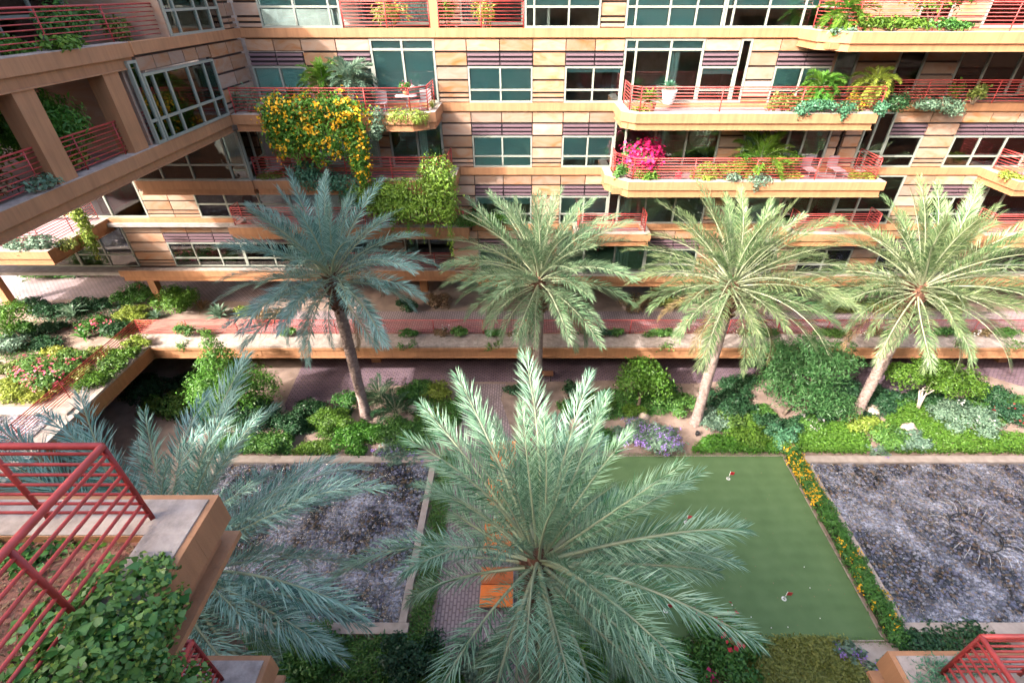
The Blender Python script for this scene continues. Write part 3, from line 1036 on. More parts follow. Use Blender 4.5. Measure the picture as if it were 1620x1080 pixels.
def bandx(x0, x1, z, y=YF, name='floor_band'):
    n = max(1, round((x1 - x0) / 4.6))
    for i in range(n):
        pbox(name, B, M['tan'], x0 + (x1 - x0) * i / n + .004, x0 + (x1 - x0) * (i + 1) / n - .004, y - .09, y + .25, z - .16, z + .2)
    pbox(name, B, M['tan2'], x0, x1, y - .05, y + .2, z - .2, z - .163)
def spl(x0, x1, n): return [x0 + (x1 - x0) * i / n for i in range(1, n)]
# level A (above floor A)
wall(ZA, ZT, [('T', -13.0, -11.9), ('B', -11.9, -8.25, {'m': [-10.3, -8.75], 'b': .75}), ('B', -.03, 3.37, {'m': [.4, 1.95], 'b': .72}), ('T', 3.37, 4.5),
              ('B', 4.5, 8.9, {'m': [4.95, 6.45, 7.65], 'b': 1}), ('B', 8.92, 14.1, {'m': [9.3, 10.85, 12.45], 'b': .75}), ('T', 14.1, 17.6), ('G', 17.6, 19.1), ('T', 19.1, 20.6), ('G', 20.6, 25, {'m': [22.6]}), ('T', 25, 27), ('G', 27, 33)])
wall(ZA, ZT, [('G', -8.2, -4.5, {'m': [-6.4], 'b': 0}), ('T', -4.5, -3.2), ('G', -3.2, -.1, {'m': [-1.7], 'b': 0})], YF + 2.6)
bandx(-13.0, 36, ZA)
# level B
wall(ZB, ZA, [('W', -12.9, -10.35, {'b': .9}), ('T', -10.35, -8.75), ('W', -8.75, -7.2, {'b': .5}), ('G', -7.2, -4.2, {'m': [-5.72], 'top': 1, 'b': .95}), ('T', -4.2, -2.73), ('W', -2.73, .35, {'b': 1}), ('T', .35, 1.88),
              ('W', 1.88, 4.6, {'b': .15}), ('G', 4.6, 8.3, {'m': [5.15, 6.75], 'top': 1, 'b': .2}), ('W', 8.3, 9.95, {'b': .2}), ('G', 9.95, 10.5, {'b': 0}), ('T', 10.5, 11.8), ('W', 11.8, 14.45, {'b': .8})])
wall(ZB, ZA, [('G', 15.0, 16.7, {'b': 0}), ('T', 16.7, 18.7), ('G', 18.7, 20.1, {'b': 0}), ('T', 20.1, 21.8), ('G', 21.8, 25.6, {'m': [23.3, 24.9], 'b': 0}), ('T', 25.6, 27), ('G', 27, 33)], YF + 1.9)
pbox('side_wall', B, M['stone'], 14.47, 14.62, YF + .1, YF + 2.0, ZB + .2, ZA - .2)
bandx(-4.2, 4.4, ZB)
bandx(15.6, 36, ZB)
bandx(-13, -4.22, ZB, YF + .02)
bandx(4.42, 15.58, ZB, YF + .02)
# level C
wall(ZC, ZB, [('T', -13.0, -10.9), ('G', -10.9, -7.5, {'m': [-9.2], 'b': 0}), ('T', -7.5, -6.9), ('G', -6.9, -4.2, {'m': [-5.5], 'b': 0}), ('T', -4.2, -2.7), ('W', -2.7, .35, {'b': 1}), ('T', .35, 1.88), ('W', 1.88, 4.5, {'b': .8}),
              ('G', 4.5, 9.9, {'m': [5.1, 6.6, 8.2], 'top': 1, 'b': .3}), ('T', 9.9, 11.1), ('G', 11.1, 15.5, {'m': [13.4, 14.2], 'top': 1, 'b': 0}), ('T', 15.5, 16.0), ('T', 16.2, 17.05), ('B', 17.05, 18.4, {'m': [17.6], 'b': .9}), ('W', 18.4, 20.2, {'b': 1}),
              ('T', 20.2, 21.8), ('W', 21.8, 25.9, {'b': .9}), ('T', 25.9, 28), ('W', 28, 33)])
bandx(-3.4, 4.4, ZC)
bandx(17.6, 36, ZC)
bandx(-13, -3.42, ZC, YF + .02)
bandx(4.42, 17.58, ZC, YF + .02)
# level D
wall(ZD, ZC, [('T', -4.2, -2.7), ('W', -2.7, .35, {'b': .3}), ('T', .35, 1.88), ('W', 1.88, 4.5, {'b': .6}), ('G', 4.5, 9.9, {'m': [5.1, 6.6, 8.2], 'top': 1, 'b': 0}), ('T', 9.9, 11.1), ('G', 11.1, 17.0, {'m': [13.4, 14.2, 15.6], 'b': 0}),
              ('B', 17.0, 20.2, {'m': [18.2], 'b': 1}), ('T', 20.2, 21.8), ('W', 21.8, 24.9, {'b': 1}), ('G', 24.9, 28, {'m': [26]}), ('T', 28, 30), ('W', 30, 33)])
bandx(-3.0, 36, ZD)
# level E
wall(ZE, ZD, [('T', -4.2, -2.7), ('W', -2.7, .35, {'b': .6}), ('T', .35, 1.88), ('G', 1.88, 7.0, {'m': [3.4, 5.2], 'b': 0}), ('W', 7.0, 10, {'b': .2}), ('T', 10, 11.5), ('W', 11.5, 14.6, {'b': .5}), ('T', 14.6, 16), ('W', 16, 19, {'b': .8}), ('T', 19, 20.6), ('W', 20.6, 25, {'b': .8}), ('T', 25, 27), ('W', 27, 33)])
# left part of the main building, below the bridge
YL = 27.6
wall(ZD, ZC, [('G', -30, -26, {'m': [-28]}), ('G', -26, -21.6, {'m': [-23.7], 'b': 0}), ('T', -21.6, -18.6), ('B', -18.6, -13.2, {'m': [-16.9, -15.0], 'b': 0})], YL)
wall(ZD, ZC, [('G', -13.2, -8.8, {'m': [-11], 'b': 0}), ('T', -8.8, -7.6), ('G', -7.6, -4.2, {'m': [-6], 'b': 0})], YF + 2.4)
wall(ZE, ZD, [('G', -31, -27, {'m': [-29]}), ('B', -27, -23.5, {'m': [-25.2], 'b': 0}), ('T', -23.5, -21.3), ('W', -21.3, -16.9, {'b': 0}), ('W', -16.9, -13.4, {'b': .4})], YL)
wall(ZE, ZD, [('G', -13.4, -9, {'m': [-11], 'b': 0}), ('T', -9, -7.6), ('G', -7.6, -4.2, {'m': [-6], 'b': 0})], YF + 2.4)
bandx(-24.0, -16.6, ZD, YL - .15)
# glass bay of floor C under the bridge
window(-18.9, -13.35, ZC + .2, ZB - .6, 24.45, [-17.6, -16.1, -14.2], ZC + .95, blind=0)
window(24.5, 26.4, ZC + .2, ZB - .6, -13.30, [25.4], ZC + .95, blind=0, axis='y')
# ground floor: recessed glazing and round the columns
wall(ZF - .2, ZE - .2, [('G', -34, -28, {'m': [-31], 'b': 0}), ('T', -28, -26), ('G', -26, -20, {'m': [-23], 'b': 0}), ('T', -20, -17), ('G', -17, -9, {'m': [-13], 'b': 0}), ('T', -9, -6), ('G', -6, 3, {'m': [-3, 0], 'b': 0}), ('T', 3, 6), ('G', 6, 15, {'m': [9, 12], 'b': 0}), ('T', 15, 18), ('G', 18, 36, {'m': [21, 24, 27, 30, 33], 'b': 0})], 33.0)
# slabs, inner walls, roof
for z in (ZE, ZD): MB().box(-34, 36, YF + .47, YF + 7.5, z - .2, z - .01).build('floor_slab', M['inwall'], B)
for z in (ZC, ZB, ZA): MB().box(-12.95, 36, YF + .47, YF + 7.5, z - .2, z - .01).build('floor_slab', M['inwall'], B)
MB().box(-34, 36, YF + 1.8, YF + 7.5, ZE - .46, ZE - .203).build('soffit', M['tan2'], B)
MB().box(-34, 36, YF + 6.5, YF + 6.7, ZE, ZT).build('inner_wall', M['inwall'], B)
mb = MB()
for x in (-22.5, -17, -8, -3.5, 1.1, 4.55, 10.3, 14.8, 20.9, 26, 30.5): mb.box(x, x + .12, YF + 2.75, YF + 6.4, ZE, ZT - .25)
mb.build('partition', M['inwall'], B)
MB().box(-13.0, 36, YF - .1, YF + 7.5, ZT - .2, ZT + .35).build('roof', M['tan'], B)
MB().box(35.9, 36.2, YF - .1, YF + 7.5, 0, ZT).build('end_wall', M['tan'], B)
pbox('column', B, M['tan'], -4.3, -3.92, YF - .02, YF + .34, ZA + .2, ZT - .2)
for u, v in ((257, 481), (16, 482)):
    p, _ = gp(u, v, ZF)
    pbox('column', B, M['tan'], p.x - .22, p.x + .22, p.y - .1, p.y + .35, ZF, ZE - .3)
for x in (-7, 1, 9, 17, 25): pbox('column', B, M['tan'], x - .25, x + .25, 30.3, 30.8, ZF, ZE - .46)
# railings and balconies of the main building
railing(B, [(-8.2, YF - .02), (-4.32, YF - .02)], ZA + .2, n=7, spacing=2)
railing(B, [(-3.9, YF - .02), (-.08, YF - .02)], ZA + .2, n=7, spacing=2)
r = balcony(B, [(-13.0, 23.75), (-5.0, 23.75), (-4.05, 24.35)], ZB, YF - .02, label='balcony with yellow flowering vine hanging over its edge')
railing(B, [(-12.9, 24.05), (-5.1, 24.05), (-4.4, 24.55), (-4.4, 26.5)], ZB + .22, spacing=2.2)
r = balcony(B, [(-13.28, 24.4), (-4.2, 24.4), (-3.45, 25.0)], ZC, YF - .02, label='balcony with bright green creeper spilling over its corner')
railing(B, [(-13.2, 24.75), (-4.3, 24.75), (-3.8, 25.2), (-3.8, 26.5)], ZC + .22, spacing=2.2)
r = balcony(B, [(-16.4, 26.1), (-3.1, 26.1)], ZD, YF + 2.3)
railing(B, [(-16.1, 27.3), (-16.1, 26.4), (-3.4, 26.4)], ZD + .22, spacing=1.9)
r = balcony(B, [(-24.5, 27.0), (-3.2, 27.0)], ZE, YF + 2.3)
railing(B, [(-13.2, 27.3), (-3.5, 27.3)], ZE + .22, spacing=1.9)
balcony(B, [(-19.0, 24.35), (-13.30, 24.35)], ZC, YF - .02, ledge=.2)
r = balcony(B, [(4.35, 26.0), (4.35, 24.6), (4.95, 24.0), (15.75, 24.0)], ZB, YF - .02, label='long balcony with trailing succulents over its right end')
railing(B, [(4.75, 26.4), (4.75, 24.75), (5.15, 24.35), (15.9, 24.35), (36, 26.35)][:4], ZB + .22, spacing=3.3)
railing(B, [(15.9, 24.35), (15.9, 26.45), (36, 26.45)], ZB + .22, spacing=3.4)
r = balcony(B, [(4.0, 26.4), (4.0, 25.4), (5.0, 24.2), (17.5, 24.2)], ZC, YF - .02, label='balcony with magenta bougainvillea at its left corner', drop=.52)
railing(B, [(4.5, 26.5), (4.5, 25.6), (5.25, 24.55), (17.1, 24.55), (17.1, 26.4)], ZC + .22, spacing=3.1)
r = balcony(B, [(12.45, 26.2), (12.45, 24.9), (13.4, 23.9), (36, 23.9)], ZA, YF - .02, label='top right balcony edged with ferns and clipped hedge')
railing(B, [(12.9, 26.4), (12.9, 25.0), (13.6, 24.25), (36, 24.25)], ZA + .22, spacing=3.4)
r = balcony(B, [(2.6, 25.2), (6.75, 25.2)], ZD, YF - .1)
railing(B, [(2.9, 26.4), (2.9, 25.5), (6.45, 25.5), (6.45, 26.5)], ZD + .22, spacing=1.8)
r = balcony(B, [(14.2, 25.2), (19.2, 25.2)], ZD, YF - .1)
railing(B, [(14.6, 26.4), (14.6, 25.5), (18.9, 25.5), (18.9, 26.5)], ZD + .22, spacing=2.1)
balcony(B, [(23.9, 24.2), (36, 24.2)], ZC, YF - .02)
railing(B, [(24.3, 26.4), (24.3, 24.55), (36, 24.55)], ZC + .22, spacing=2.4)
balcony(B, [(24.5, 25.0), (36, 25.0)], ZD, YF - .1)
railing(B, [(24.9, 26.4), (24.9, 25.4), (36, 25.4)], ZD + .22, spacing=2.4)
balcony(B, [(-2.9, 26.3), (36, 26.3)], ZE, YF - .1, ledge=.3)

# small balcony of the far left corner (floor D)
LB = empty('corner_balcony', (-27, 25, ZD))
tag(LB, 'small tan corner balcony with hanging vines below the bridge wing', 'balcony')
balcony(LB, [(-38, 23.0), (-23.9, 23.0)], ZD, 28.4, drop=.5)
railing(LB, [(-38, 23.5), (-24.4, 23.5), (-24.4, 27.4)], ZD + .22, spacing=2.0)

# ------------------------------------------------------------ bridge wing on the left
W = empty('bridge_wing', (-18, 14, ZB))
tag(W, 'two storey bridge wing with tan beams and square columns on the left', 'building')
XW = -13.0
def slabw(z, y0, y1, curb, drop, ledge=.45):
    pbox('floor_slab', W, M['deckp'], -24, XW - .04, y0, y1, z - .2, z)
    pbox('curb', W, M['tan'], XW - ledge, XW, y0, y1, z - .20, z + curb - .02)
    pbox('ledge', W, M['conc'], XW - ledge + .01, XW - .012, y0, y1, z + curb - .02, z + curb)
    pbox('beam', W, M['tan2'], XW - .45, XW - .09, y0, y1, z - drop, z - .2)
    pbox('drip_edge', W, M['tan'], XW - .5, XW - .05, y0, y1, z - drop - .04, z - drop)
    pbox('soffit', W, M['tan2'], -23.6, XW - .5, y0, y1, z - drop + .05, z - .203)
    pbox('curb', W, M['tan'], -24.02, -23.6, y0, y1, z - .45, z + curb)
slabw(ZB, 3.0, 23.72, .22, .46)
slabw(ZA, 3.0, 19.0, .22, .50)
pbox('floor_slab', W, M['deckp'], -24, XW - .3, 19.02, YF, ZA - .2, ZA)
pbox('floor_slab', W, M['deckp'], -24, XW - .3, 23.74, YF, ZB - .2, ZB)
pbox('floor_band', W, M['tan'], XW - .3, XW + .06, 19.01, 26.6, ZA - .16, ZA + .2)
pbox('floor_band', W, M['tan'], XW - .3, XW + .05, 23.78, 26.6, ZB - .16, ZB + .2)
for y in (7.7, 11.05, 14.4, 17.75): pbox('column', W, M['tan'], XW - .62, XW - .1, y - .36, y + .36, ZB + .19, ZA - .51)
railing(W, [(XW - .34, 3.2), (XW - .34, 19.0)], ZB + .22, spacing=1.68)
railing(W, [(-23.4, 3.2), (-23.4, 19.0)], ZB + .22, spacing=3.3)
railing(W, [(XW - .34, 3.2), (XW - .34, 21.45), (XW - 1.2, 21.45)], ZA + .22, spacing=2.6)
window(19.05, 23.7, ZB + .22, ZA - .72, XW, [19.55, 20.35, 21.75, 22.9], ZB + .95, blind=0, parent=W, axis='y')
tiles(19.05, 23.7, [ZA - .2, ZA - .68], XW - .02, parent=W, axis='y', mod=1.0)
window(18.55, 19.03, ZB + .22, ZA - .3, XW - .02, [], ZB + .95, blind=0, parent=W, axis='y')
tiles(23.75, 26.65, rows(ZB + .2, ZA - .2), XW - .02, parent=W, axis='y', mod=1.5)
window(21.5, 25.4, ZA + .2, ZT - .2, XW - .01, [22.2, 23.6, 24.6], ZA + 1.0, blind=0, parent=W, axis='y')
tiles(25.4, 26.65, rows(ZA + .2, ZT - .2), XW - .02, parent=W, axis='y', mod=.65)
window(3.2, 21.4, ZA + .05, ZT - .5, -16.4, spl(3.2, 21.4, 12), ZA + .9, blind=.4, parent=W, axis='y')
pbox('wall', W, M['stone'], -16.6, XW - .05, 21.42, 21.5, ZA, ZT - .2)
pbox('inner_wall', W, M['inwall'], -21, -20.8, 3.0, YF, ZA, ZT)
pbox('inner_wall', W, M['inwall'], -18.2, -18.0, 18.4, YF, ZB, ZA - .2)
pbox('side_wall', W, M['stone'], -18.0, XW - .2, 18.42, 18.53, ZB, ZA - .51)
pbox('roof', W, M['tan'], -24.3, -14.4, 3.0, YF, ZT - .1, ZT + .4)

# ------------------------------------------------------------ terrace edge wall
TW = empty('terrace_wall', (-22, 23.7, 2.5))
tag(TW, 'long concrete ledge with tan fascia and red railing along the upper terrace', 'wall')
def run_ledge(ax, a0, a1):
    n = round((a1 - a0) / 3.2)
    for i in range(n):
        p, q = a0 + (a1 - a0) * i / n + .008, a0 + (a1 - a0) * (i + 1) / n - .008
        if ax == 'x':
            pbox('ledge_slab', TW, M['conc'], p, q, 23.72, 24.98, 3.3, 3.42)
            pbox('fascia', TW, M['tan'], p, q, 23.80, 24.1, 2.62, 3.12)
        else:
            pbox('ledge_slab', TW, M['conc'], -23.2, -22.02, p, q, 3.3, 3.42)
            pbox('fascia', TW, M['tan'], -22.4, -22.10, p, q, 2.62, 3.12)
    if ax == 'x':
        pbox('curb', TW, M['tan'], a0, a1, 23.70, 24.1, 3.122, 3.298)
        pbox('drip_edge', TW, M['tan'], a0, a1, 23.72, 24.1, 2.54, 2.618)
    else:
        pbox('curb', TW, M['tan'], -22.4, -22.0, a0, a1, 3.122, 3.298)
        pbox('drip_edge', TW, M['tan'], -22.4, -22.02, a0, a1, 2.54, 2.618)
run_ledge('x', -22.0, 42)
run_ledge('y', -4, 24.98)
railing(TW, [(-23.35, -4), (-23.35, 25.12), (42, 25.12)], 3.33, h=1.0, spacing=2.95)
for x in (-20, -10, 0, 12, 22, 32): pbox('column', TW, M['tan2'], x - .3, x + .3, 26.6, 27.2, 0, 2.61)

# ------------------------------------------------------------ the building the picture is taken from
N = empty('apartment_building', (0, -6, 0))
tag(N, 'near apartment block on the viewpoint side of the courtyard', 'building')
MB().box(-60, 60, -16, -2.2, 0, ZT + .1).build('wall', M['tan'], N)
MB().box(-60, 60, -16, -1.6, ZT + .12, ZT + .55).build('roof', M['tan'], N)
for z in (ZE, ZD, ZC, ZB, ZA):
    pbox('floor_band', N, M['tan2'], -60, 60, -2.3, -2.0, z - .2, z + .2)
for z in (ZE, ZD, ZC, ZB, ZA):
    for i in range(14):
        x = -42 + i * 6.2
        pbox('window', N, M['glass'], x, x + 3.6, -2.25, -2.15, z + .5, z + 2.6)

def near_balcony(label, xc, yc, z, sgn, soil=True):
    e = empty('balcony', (xc, yc, z))
    tag(e, label, 'balcony', 'balconies of the near building')
    x1 = xc - sgn * 9
    def L(name, m, o, wd, z0, z1, ext=0.0):
        a = MB()
        xo, yo = xc - sgn * o, yc - o
        a.box(min(xo, x1), max(xo, x1), yo - wd, yo, z0, z1)
        xi = xo - sgn * wd
        a.box(min(xo, xi), max(xo, xi), -2.1, yo - wd - .002, z0, z1)
        a.build(name, m, e)
    L('curb', M['tan'], 0, .50, z - .21, z + .19)
    L('ledge', M['conc'], .07, .42, z + .19, z + .208)
    L('fascia', M['tan'], .13, .30, z - .46, z - .21)
    L('flange', M['tan'], -.01, .45, z - .53, z - .46)
    xi = xc - sgn * .5
    MB().box(min(xi, x1), max(xi, x1), -2.1, yc - .5, z - .2, z - .02).build('deck', M['conc'], e)
    a = MB()
    xs = sorted((xi - sgn * .004, xi - sgn * 1.35))
    a.box(xs[0], xs[1], -2.0, yc - .505, z - .018, z + .10)
    xs2 = sorted((xi - sgn * 1.352, x1))
    a.box(xs2[0], xs2[1], yc - 1.25, yc - .505, z - .018, z + .10)
    a.build('planting_bed', M['mulch'], e)
    xr, yr = xc - sgn * .52, yc - .30
    railing(e, [(x1, yr), (xr, yr), (xr, -1.9)], z + .2, h=1.06, n=7, spacing=1.05, r=.017, rt=.033, post=.055)
    return e
NB = near_balcony('near left balcony overgrown with ivy, seen past its red railing', -3.29, 3.44, ZB + .08, 1)
NC = near_balcony('lower left balcony corner peeping out under the ivy covered one', -3.52, 3.16, ZC + .08, 1)
ND = near_balcony('bottom right balcony corner with red railing beside the pebble pool', 5.05, 3.22, ZC + .08, -1)
#---PART3---
# ------------------------------------------------------------ date palms
PL1 = leafmat('blue green fronds', (0.05, 0.17, 0.14), (0.38, 0.58, 0.52), 0.2, 0.35)
PL2 = leafmat('sage fronds', (0.025, 0.08, 0.03), (0.22, 0.315, 0.18), 0.12, 0.35)
PL3 = leafmat('yellow sage fronds', (0.03, 0.085, 0.025), (0.23, 0.30, 0.145), 0.12, 0.35)
PL5 = leafmat('pale teal fronds', (0.03, 0.14, 0.10), (0.40, 0.60, 0.51), 0.2, 0.35)
PL4 = leafmat('silver green fronds', (0.025, 0.12, 0.055), (0.36, 0.54, 0.38), 0.2, 0.35)
b1, b2, b3, b4 = gp(580, 660)[0], gp(849, 640)[0], gp(1100, 670)[0], gp(1350, 662)[0]
palm('blue green date palm standing nearest the bridge wing', b1, 8.85, 5.0, 76, PL1, 11)
palm('date palm whose trunk hides the wooden bench', b2, 8.15, 5.0, 76, PL2, 12)
palm('date palm beside the small black spotlight and purple flowers', b3, 8.75, 5.0, 76, PL3, 13)
palm('leaning looking yellow green date palm right of the feathery mesquite', b4, 8.35, 5.3, 76, PL3, 14)
b5 = Vector((0.34, 7.3, 0))
palm('big foreground date palm spreading over the orange loungers and the putting green', b5, 8.0, 5.15, 82, PL4, 15, n=122, lw=0.028, emin=-38, bare=.2, skip=((187, 232), (152, 166)))
b6 = Vector((-8.7, 6.9, 0))
palm('date palm over the left pebble pool, trunk hidden by the ivy balcony', b6, 8.3, 5.2, 84, PL5, 16, n=100, lw=0.032, emin=-34, bare=.2)

# ------------------------------------------------------------ lower garden
def G(kind, u, v, wpx, h, label, colr='mid', z=0.0, **k):
    p, t = gp(u, v, z + h * .45)
    p.z = z
    w_ = wpx / FPX * t
    if kind == 'shrub': return shrub(k.pop('name', 'shrub'), k.pop('cat', 'shrub'), label, p, w_, h, colr, **k)
    if kind == 'rosette': return rosette(k.pop('name', 'agave'), k.pop('cat', 'agave'), label, p, w_ / 2, colr=colr, **k)
    if kind == 'sago': return smallpalm(k.pop('name', 'sago_palm'), label, p, w_ / 2, k.pop('nf', 26), colr, k.pop('trunk_h', .25), **k)
tree('mesquite_tree', 'feathery green tree in front of the fascia, left of the nearest blue green palm', gp(385, 660)[0],
     [(0, .2, 2.3, 2.0, 1.6, 1.3), (-1.3, 0, 1.9, 1.2, 1.2, 1.0), (1.5, .2, 2.1, 1.2, 1.2, 1.0), (-.2, .3, 3.6, 1.2, 1.1, 1.0), (-.3, .4, 4.7, .55, .55, .9), (.6, -.6, 2.9, 1.2, 1.0, .8), (-.7, -.5, 3.0, 1.0, .9, .8)], 'bright', 9000, .21, aspect=.3, up=.6)
tree('mesquite_tree', 'large dark feathery tree with drooping sprays between the two right hand palms', gp(1240, 655)[0],
     [(0, .2, 3.0, 1.8, 1.5, 1.2), (-1.2, .4, 4.0, 1.3, 1.1, .9), (1.3, .2, 3.5, 1.5, 1.2, .8), (2.4, .5, 3.6, 1.2, .8, .5), (.5, -.9, 2.0, 1.8, 1.0, .9), (1.9, -1.0, 1.5, 1.4, .9, .7), (-1.3, .0, 2.4, 1.0, 1.0, .9), (.2, .3, 4.6, 1.0, .9, .6)], 'fern', 11000, .24, aspect=.26, droop=.5, up=.5)
tree('citrus_tree', 'bright round leaved small tree between the bench palm and the spotlight palm', gp(1008, 645)[0],
     [(-.5, 0, 2.0, 1.0, .9, .9), (.7, -.1, 1.9, 1.1, .9, .9), (-.2, .2, 2.7, .8, .8, .7), (.5, .5, 2.4, .7, .7, .6)], 'bright', 4200, .18, aspect=.5)
tree('olive_tree', 'low spreading tree with pale forked trunks on the right lawn', gp(1452, 650)[0],
     [(-1.5, .3, 2.5, 1.2, .9, .65), (-.3, .4, 2.9, 1.2, .9, .6), (1.2, .1, 2.3, 1.5, 1.0, .75), (2.0, -.1, 1.9, .9, .8, .6), (.4, -.2, 2.2, 1.0, .8, .6), (-2.2, .4, 2.6, .6, .6, .5)], 'bright', 6500, .16, aspect=.5, bark='palebark', trunks=3, r=.06, fork=.6)
# left bed
G('shrub', 400, 655, 90, 1.2, 'dark shrub at the foot of the feathery left tree', 'dark')
G('shrub', 340, 640, 70, 1.0, 'low green shrub left of the feathery tree trunk', 'mid')
G('shrub', 455, 670, 60, 1.0, 'small dark leaved shrub right of the feathery tree', 'dark')
G('shrub', 487, 645, 55, .9, 'very dark low shrub at the edge of the sunny paving', 'dark')
G('shrub', 520, 665, 66, 1.1, 'bright arching shrub left of the nearest palm trunk', 'bright', aspect=.3)
G('shrub', 563, 688, 72, .9, 'bright green mound in front of the nearest palm trunk', 'bright')
G('shrub', 640, 682, 110, 1.0, 'wide dark green mound right of the nearest palm trunk', 'mid', wy=2.6)
G('shrub', 548, 632, 50, 1.0, 'dark shrub touching the left side of the nearest palm trunk', 'mid')
G('sago', 600, 625, 80, 1.3, 'dark sago palm close behind the nearest palm trunk', 'dark', bend=45)
G('sago', 625, 648, 84, 1.2, 'dark sago palm in front, beside the pale boulder', 'dark', bend=45)
G('shrub', 648, 622, 50, .9, 'green shrub behind the pair of sago palms', 'mid')
G('shrub', 690, 620, 46, .8, 'yellow green shrub at the paving corner by the brick path', 'lime')
G('shrub', 668, 612, 44, .8, 'leafy shrub between the sago palms and the yellow green one', 'mid')
G('shrub', 720, 652, 26, .7, 'narrow clipped hedge strip along the brick path', 'mid', wy=2.6)
G('shrub', 682, 655, 30, .5, 'little lime tuft on bare soil near the brick path', 'lime')
G('shrub', 630, 712, 80, .4, 'low purple flowered mat at the pool kerb', 'grey', fl='purple', nf=260, fsize=.08)
G('shrub', 565, 714, 40, .35, 'small green tuft at the pool kerb, left of the purple mat', 'bright')
G('shrub', 300, 605, 60, .8, 'shaded shrub under the terrace edge beside the feathery tree', 'dark')
G('shrub', 225, 610, 70, .8, 'shaded dark shrub deep under the terrace edge', 'dark')
G('shrub', 265, 640, 80, .9, 'shaded green shrub above the blue palm fronds', 'mid')
G('shrub', 430, 700, 70, .8, 'shrub at the pool kerb half under the left palm fronds', 'mid')
# centre bed
G('shrub', 912, 618, 42, .9, 'dark shrub right of the bench', 'dark')
G('shrub', 905, 648, 44, 1.0, 'dark bush right of the bench palm trunk', 'mid')
G('shrub', 945, 640, 60, 1.0, 'mid green bush in front of the citrus tree, on its left', 'mid')
G('shrub', 825, 616, 60, .6, 'low clipped hedge in front of the bench', 'dark', wy=.8)
G('shrub', 1045, 612, 56, 1.1, 'dark bush behind, right of the citrus tree', 'dark')
G('shrub', 1068, 637, 66, 1.1, 'rounded bush with brighter tips left of the spotlight palm', 'mid')
G('shrub', 1000, 650, 40, .6, 'small bright bush beside the pale boulders', 'bright')
G('shrub', 1035, 692, 100, .7, 'wide purple flowered bush beside the putting green', 'grey', fl='purple', nf=900, fsize=.10)
G('shrub', 985, 690, 50, .5, 'smaller purple flowered bush among palm fronds', 'grey', fl='purple', nf=240, fsize=.09)
G('shrub', 940, 690, 70, .8, 'bush below the foreground palm tips, left of purple flowers', 'mid')
G('shrub', 880, 690, 60, .7, 'olive bush behind the foreground palm heart', 'olive')
G('shrub', 1152, 638, 78, .9, 'dark dense mound right of the spotlight palm', 'dark')
G('shrub', 1125, 662, 60, .7, 'greyish bush at the foot of the spotlight palm', 'grey')
G('shrub', 1160, 662, 50, .7, 'bright bush in front of the dark dense mound', 'mid')
G('shrub', 1165, 607, 70, .7, 'low dark bushes behind the spotlight palm', 'dark')
G('shrub', 1215, 668, 50, .8, 'green bush under the dark feathery tree', 'dark')
G('shrub', 1195, 690, 80, .7, 'bright low bush above the putting green', 'bright')
G('shrub', 1237, 690, 60, .9, 'blue green bush at the top corner of the flowering hedge', 'blue')
G('shrub', 1283, 668, 40, .5, 'small bush with white flowers under the dark feathery tree', 'mid', fl='whitef', nf=70)
# right bed
G('shrub', 1330, 615, 60, 1.2, 'dark bush left of the leaning palm trunk', 'dark')
G('shrub', 1318, 640, 60, 1.0, 'dark shaded bush touching the dark feathery tree', 'dark')
G('shrub', 1393, 632, 60, .9, 'dark green bush right of the leaning palm trunk', 'dark')
G('shrub', 1372, 672, 60, 1.0, 'yellow green bush at the foot of the leaning palm', 'lime')
G('shrub', 1405, 690, 66, 1.1, 'tall green bush left of the white boulder', 'mid')
G('shrub', 1440, 700, 56, .9, 'grey green bush under the white boulder', 'grey')
G('shrub', 1530, 660, 92, 1.3, 'large grey green mound on the right lawn', 'grey', fl='whitef', nf=30)
G('shrub', 1565, 625, 60, 1.2, 'dark bush behind the large grey green mound', 'dark')
G('shrub', 1605, 655, 60, 1.1, 'dark red flowered bush at the right edge', 'dark', fl='red', nf=90)
G('shrub', 1480, 632, 80, .7, 'shaded bush under the low spreading tree', 'dark')
G('shrub', 1345, 668, 26, .4, 'tiny pink flowered tuft at the leaning palm base', 'mid', fl='pink', nf=50)
G('shrub', 1388, 714, 30, .3, 'tiny purple flowers in the lawn gap at the kerb', 'grey', fl='purple', nf=60, fsize=.07)
# bottom edge
G('shrub', 1150, 1030, 120, 1.2, 'rose bush with deep red flowers at the near edge of the putting green', 'mid', fl='red', nf=55, fsize=.2, aspect=.6)
G('shrub', 1105, 1065, 60, .8, 'bush with a few magenta flowers left of the rose bush', 'mid', fl='magenta', nf=22, fsize=.14)
G('shrub', 1342, 1030, 40, .5, 'small purple leaved bush at the gravel path', 'grey', fl='purple', nf=90, fsize=.08)
G('shrub', 1395, 1060, 36, .5, 'small mauve bush by the bottom right balcony', 'grey', fl='purple', nf=60, fsize=.08)
G('shrub', 1450, 1022, 70, .6, 'dark low hedge below the right pool kerb', 'dark')
G('shrub', 1540, 1022, 110, .5, 'dark shrub row below the right pool kerb, behind the red railing', 'dark')
G('shrub', 650, 1045, 110, 1.0, 'dark bush at the bottom under foreground palm fronds', 'dark')
G('shrub', 470, 1040, 120, .9, 'green bush between left pool kerb and lower balcony', 'mid')
G('shrub', 760, 1050, 100, .8, 'silver leaved bush beside the foot of the path', 'grey')
G('shrub', 955, 1050, 110, .9, 'bright bush under the right fronds of the foreground palm', 'bright')
cover('', pxpoly([(1258, 716), (1258, 690), (1300, 672), (1345, 668), (1374, 700), (1374, 717)]), 0, 9000, .4, .15, LM['bright'], 41)
cover('', pxpoly([(1392, 717), (1405, 690), (1400, 660), (1440, 640), (1500, 650), (1560, 685), (1625, 690), (1625, 718)]), 0, 17000, .4, .15, LM['bright'], 42)
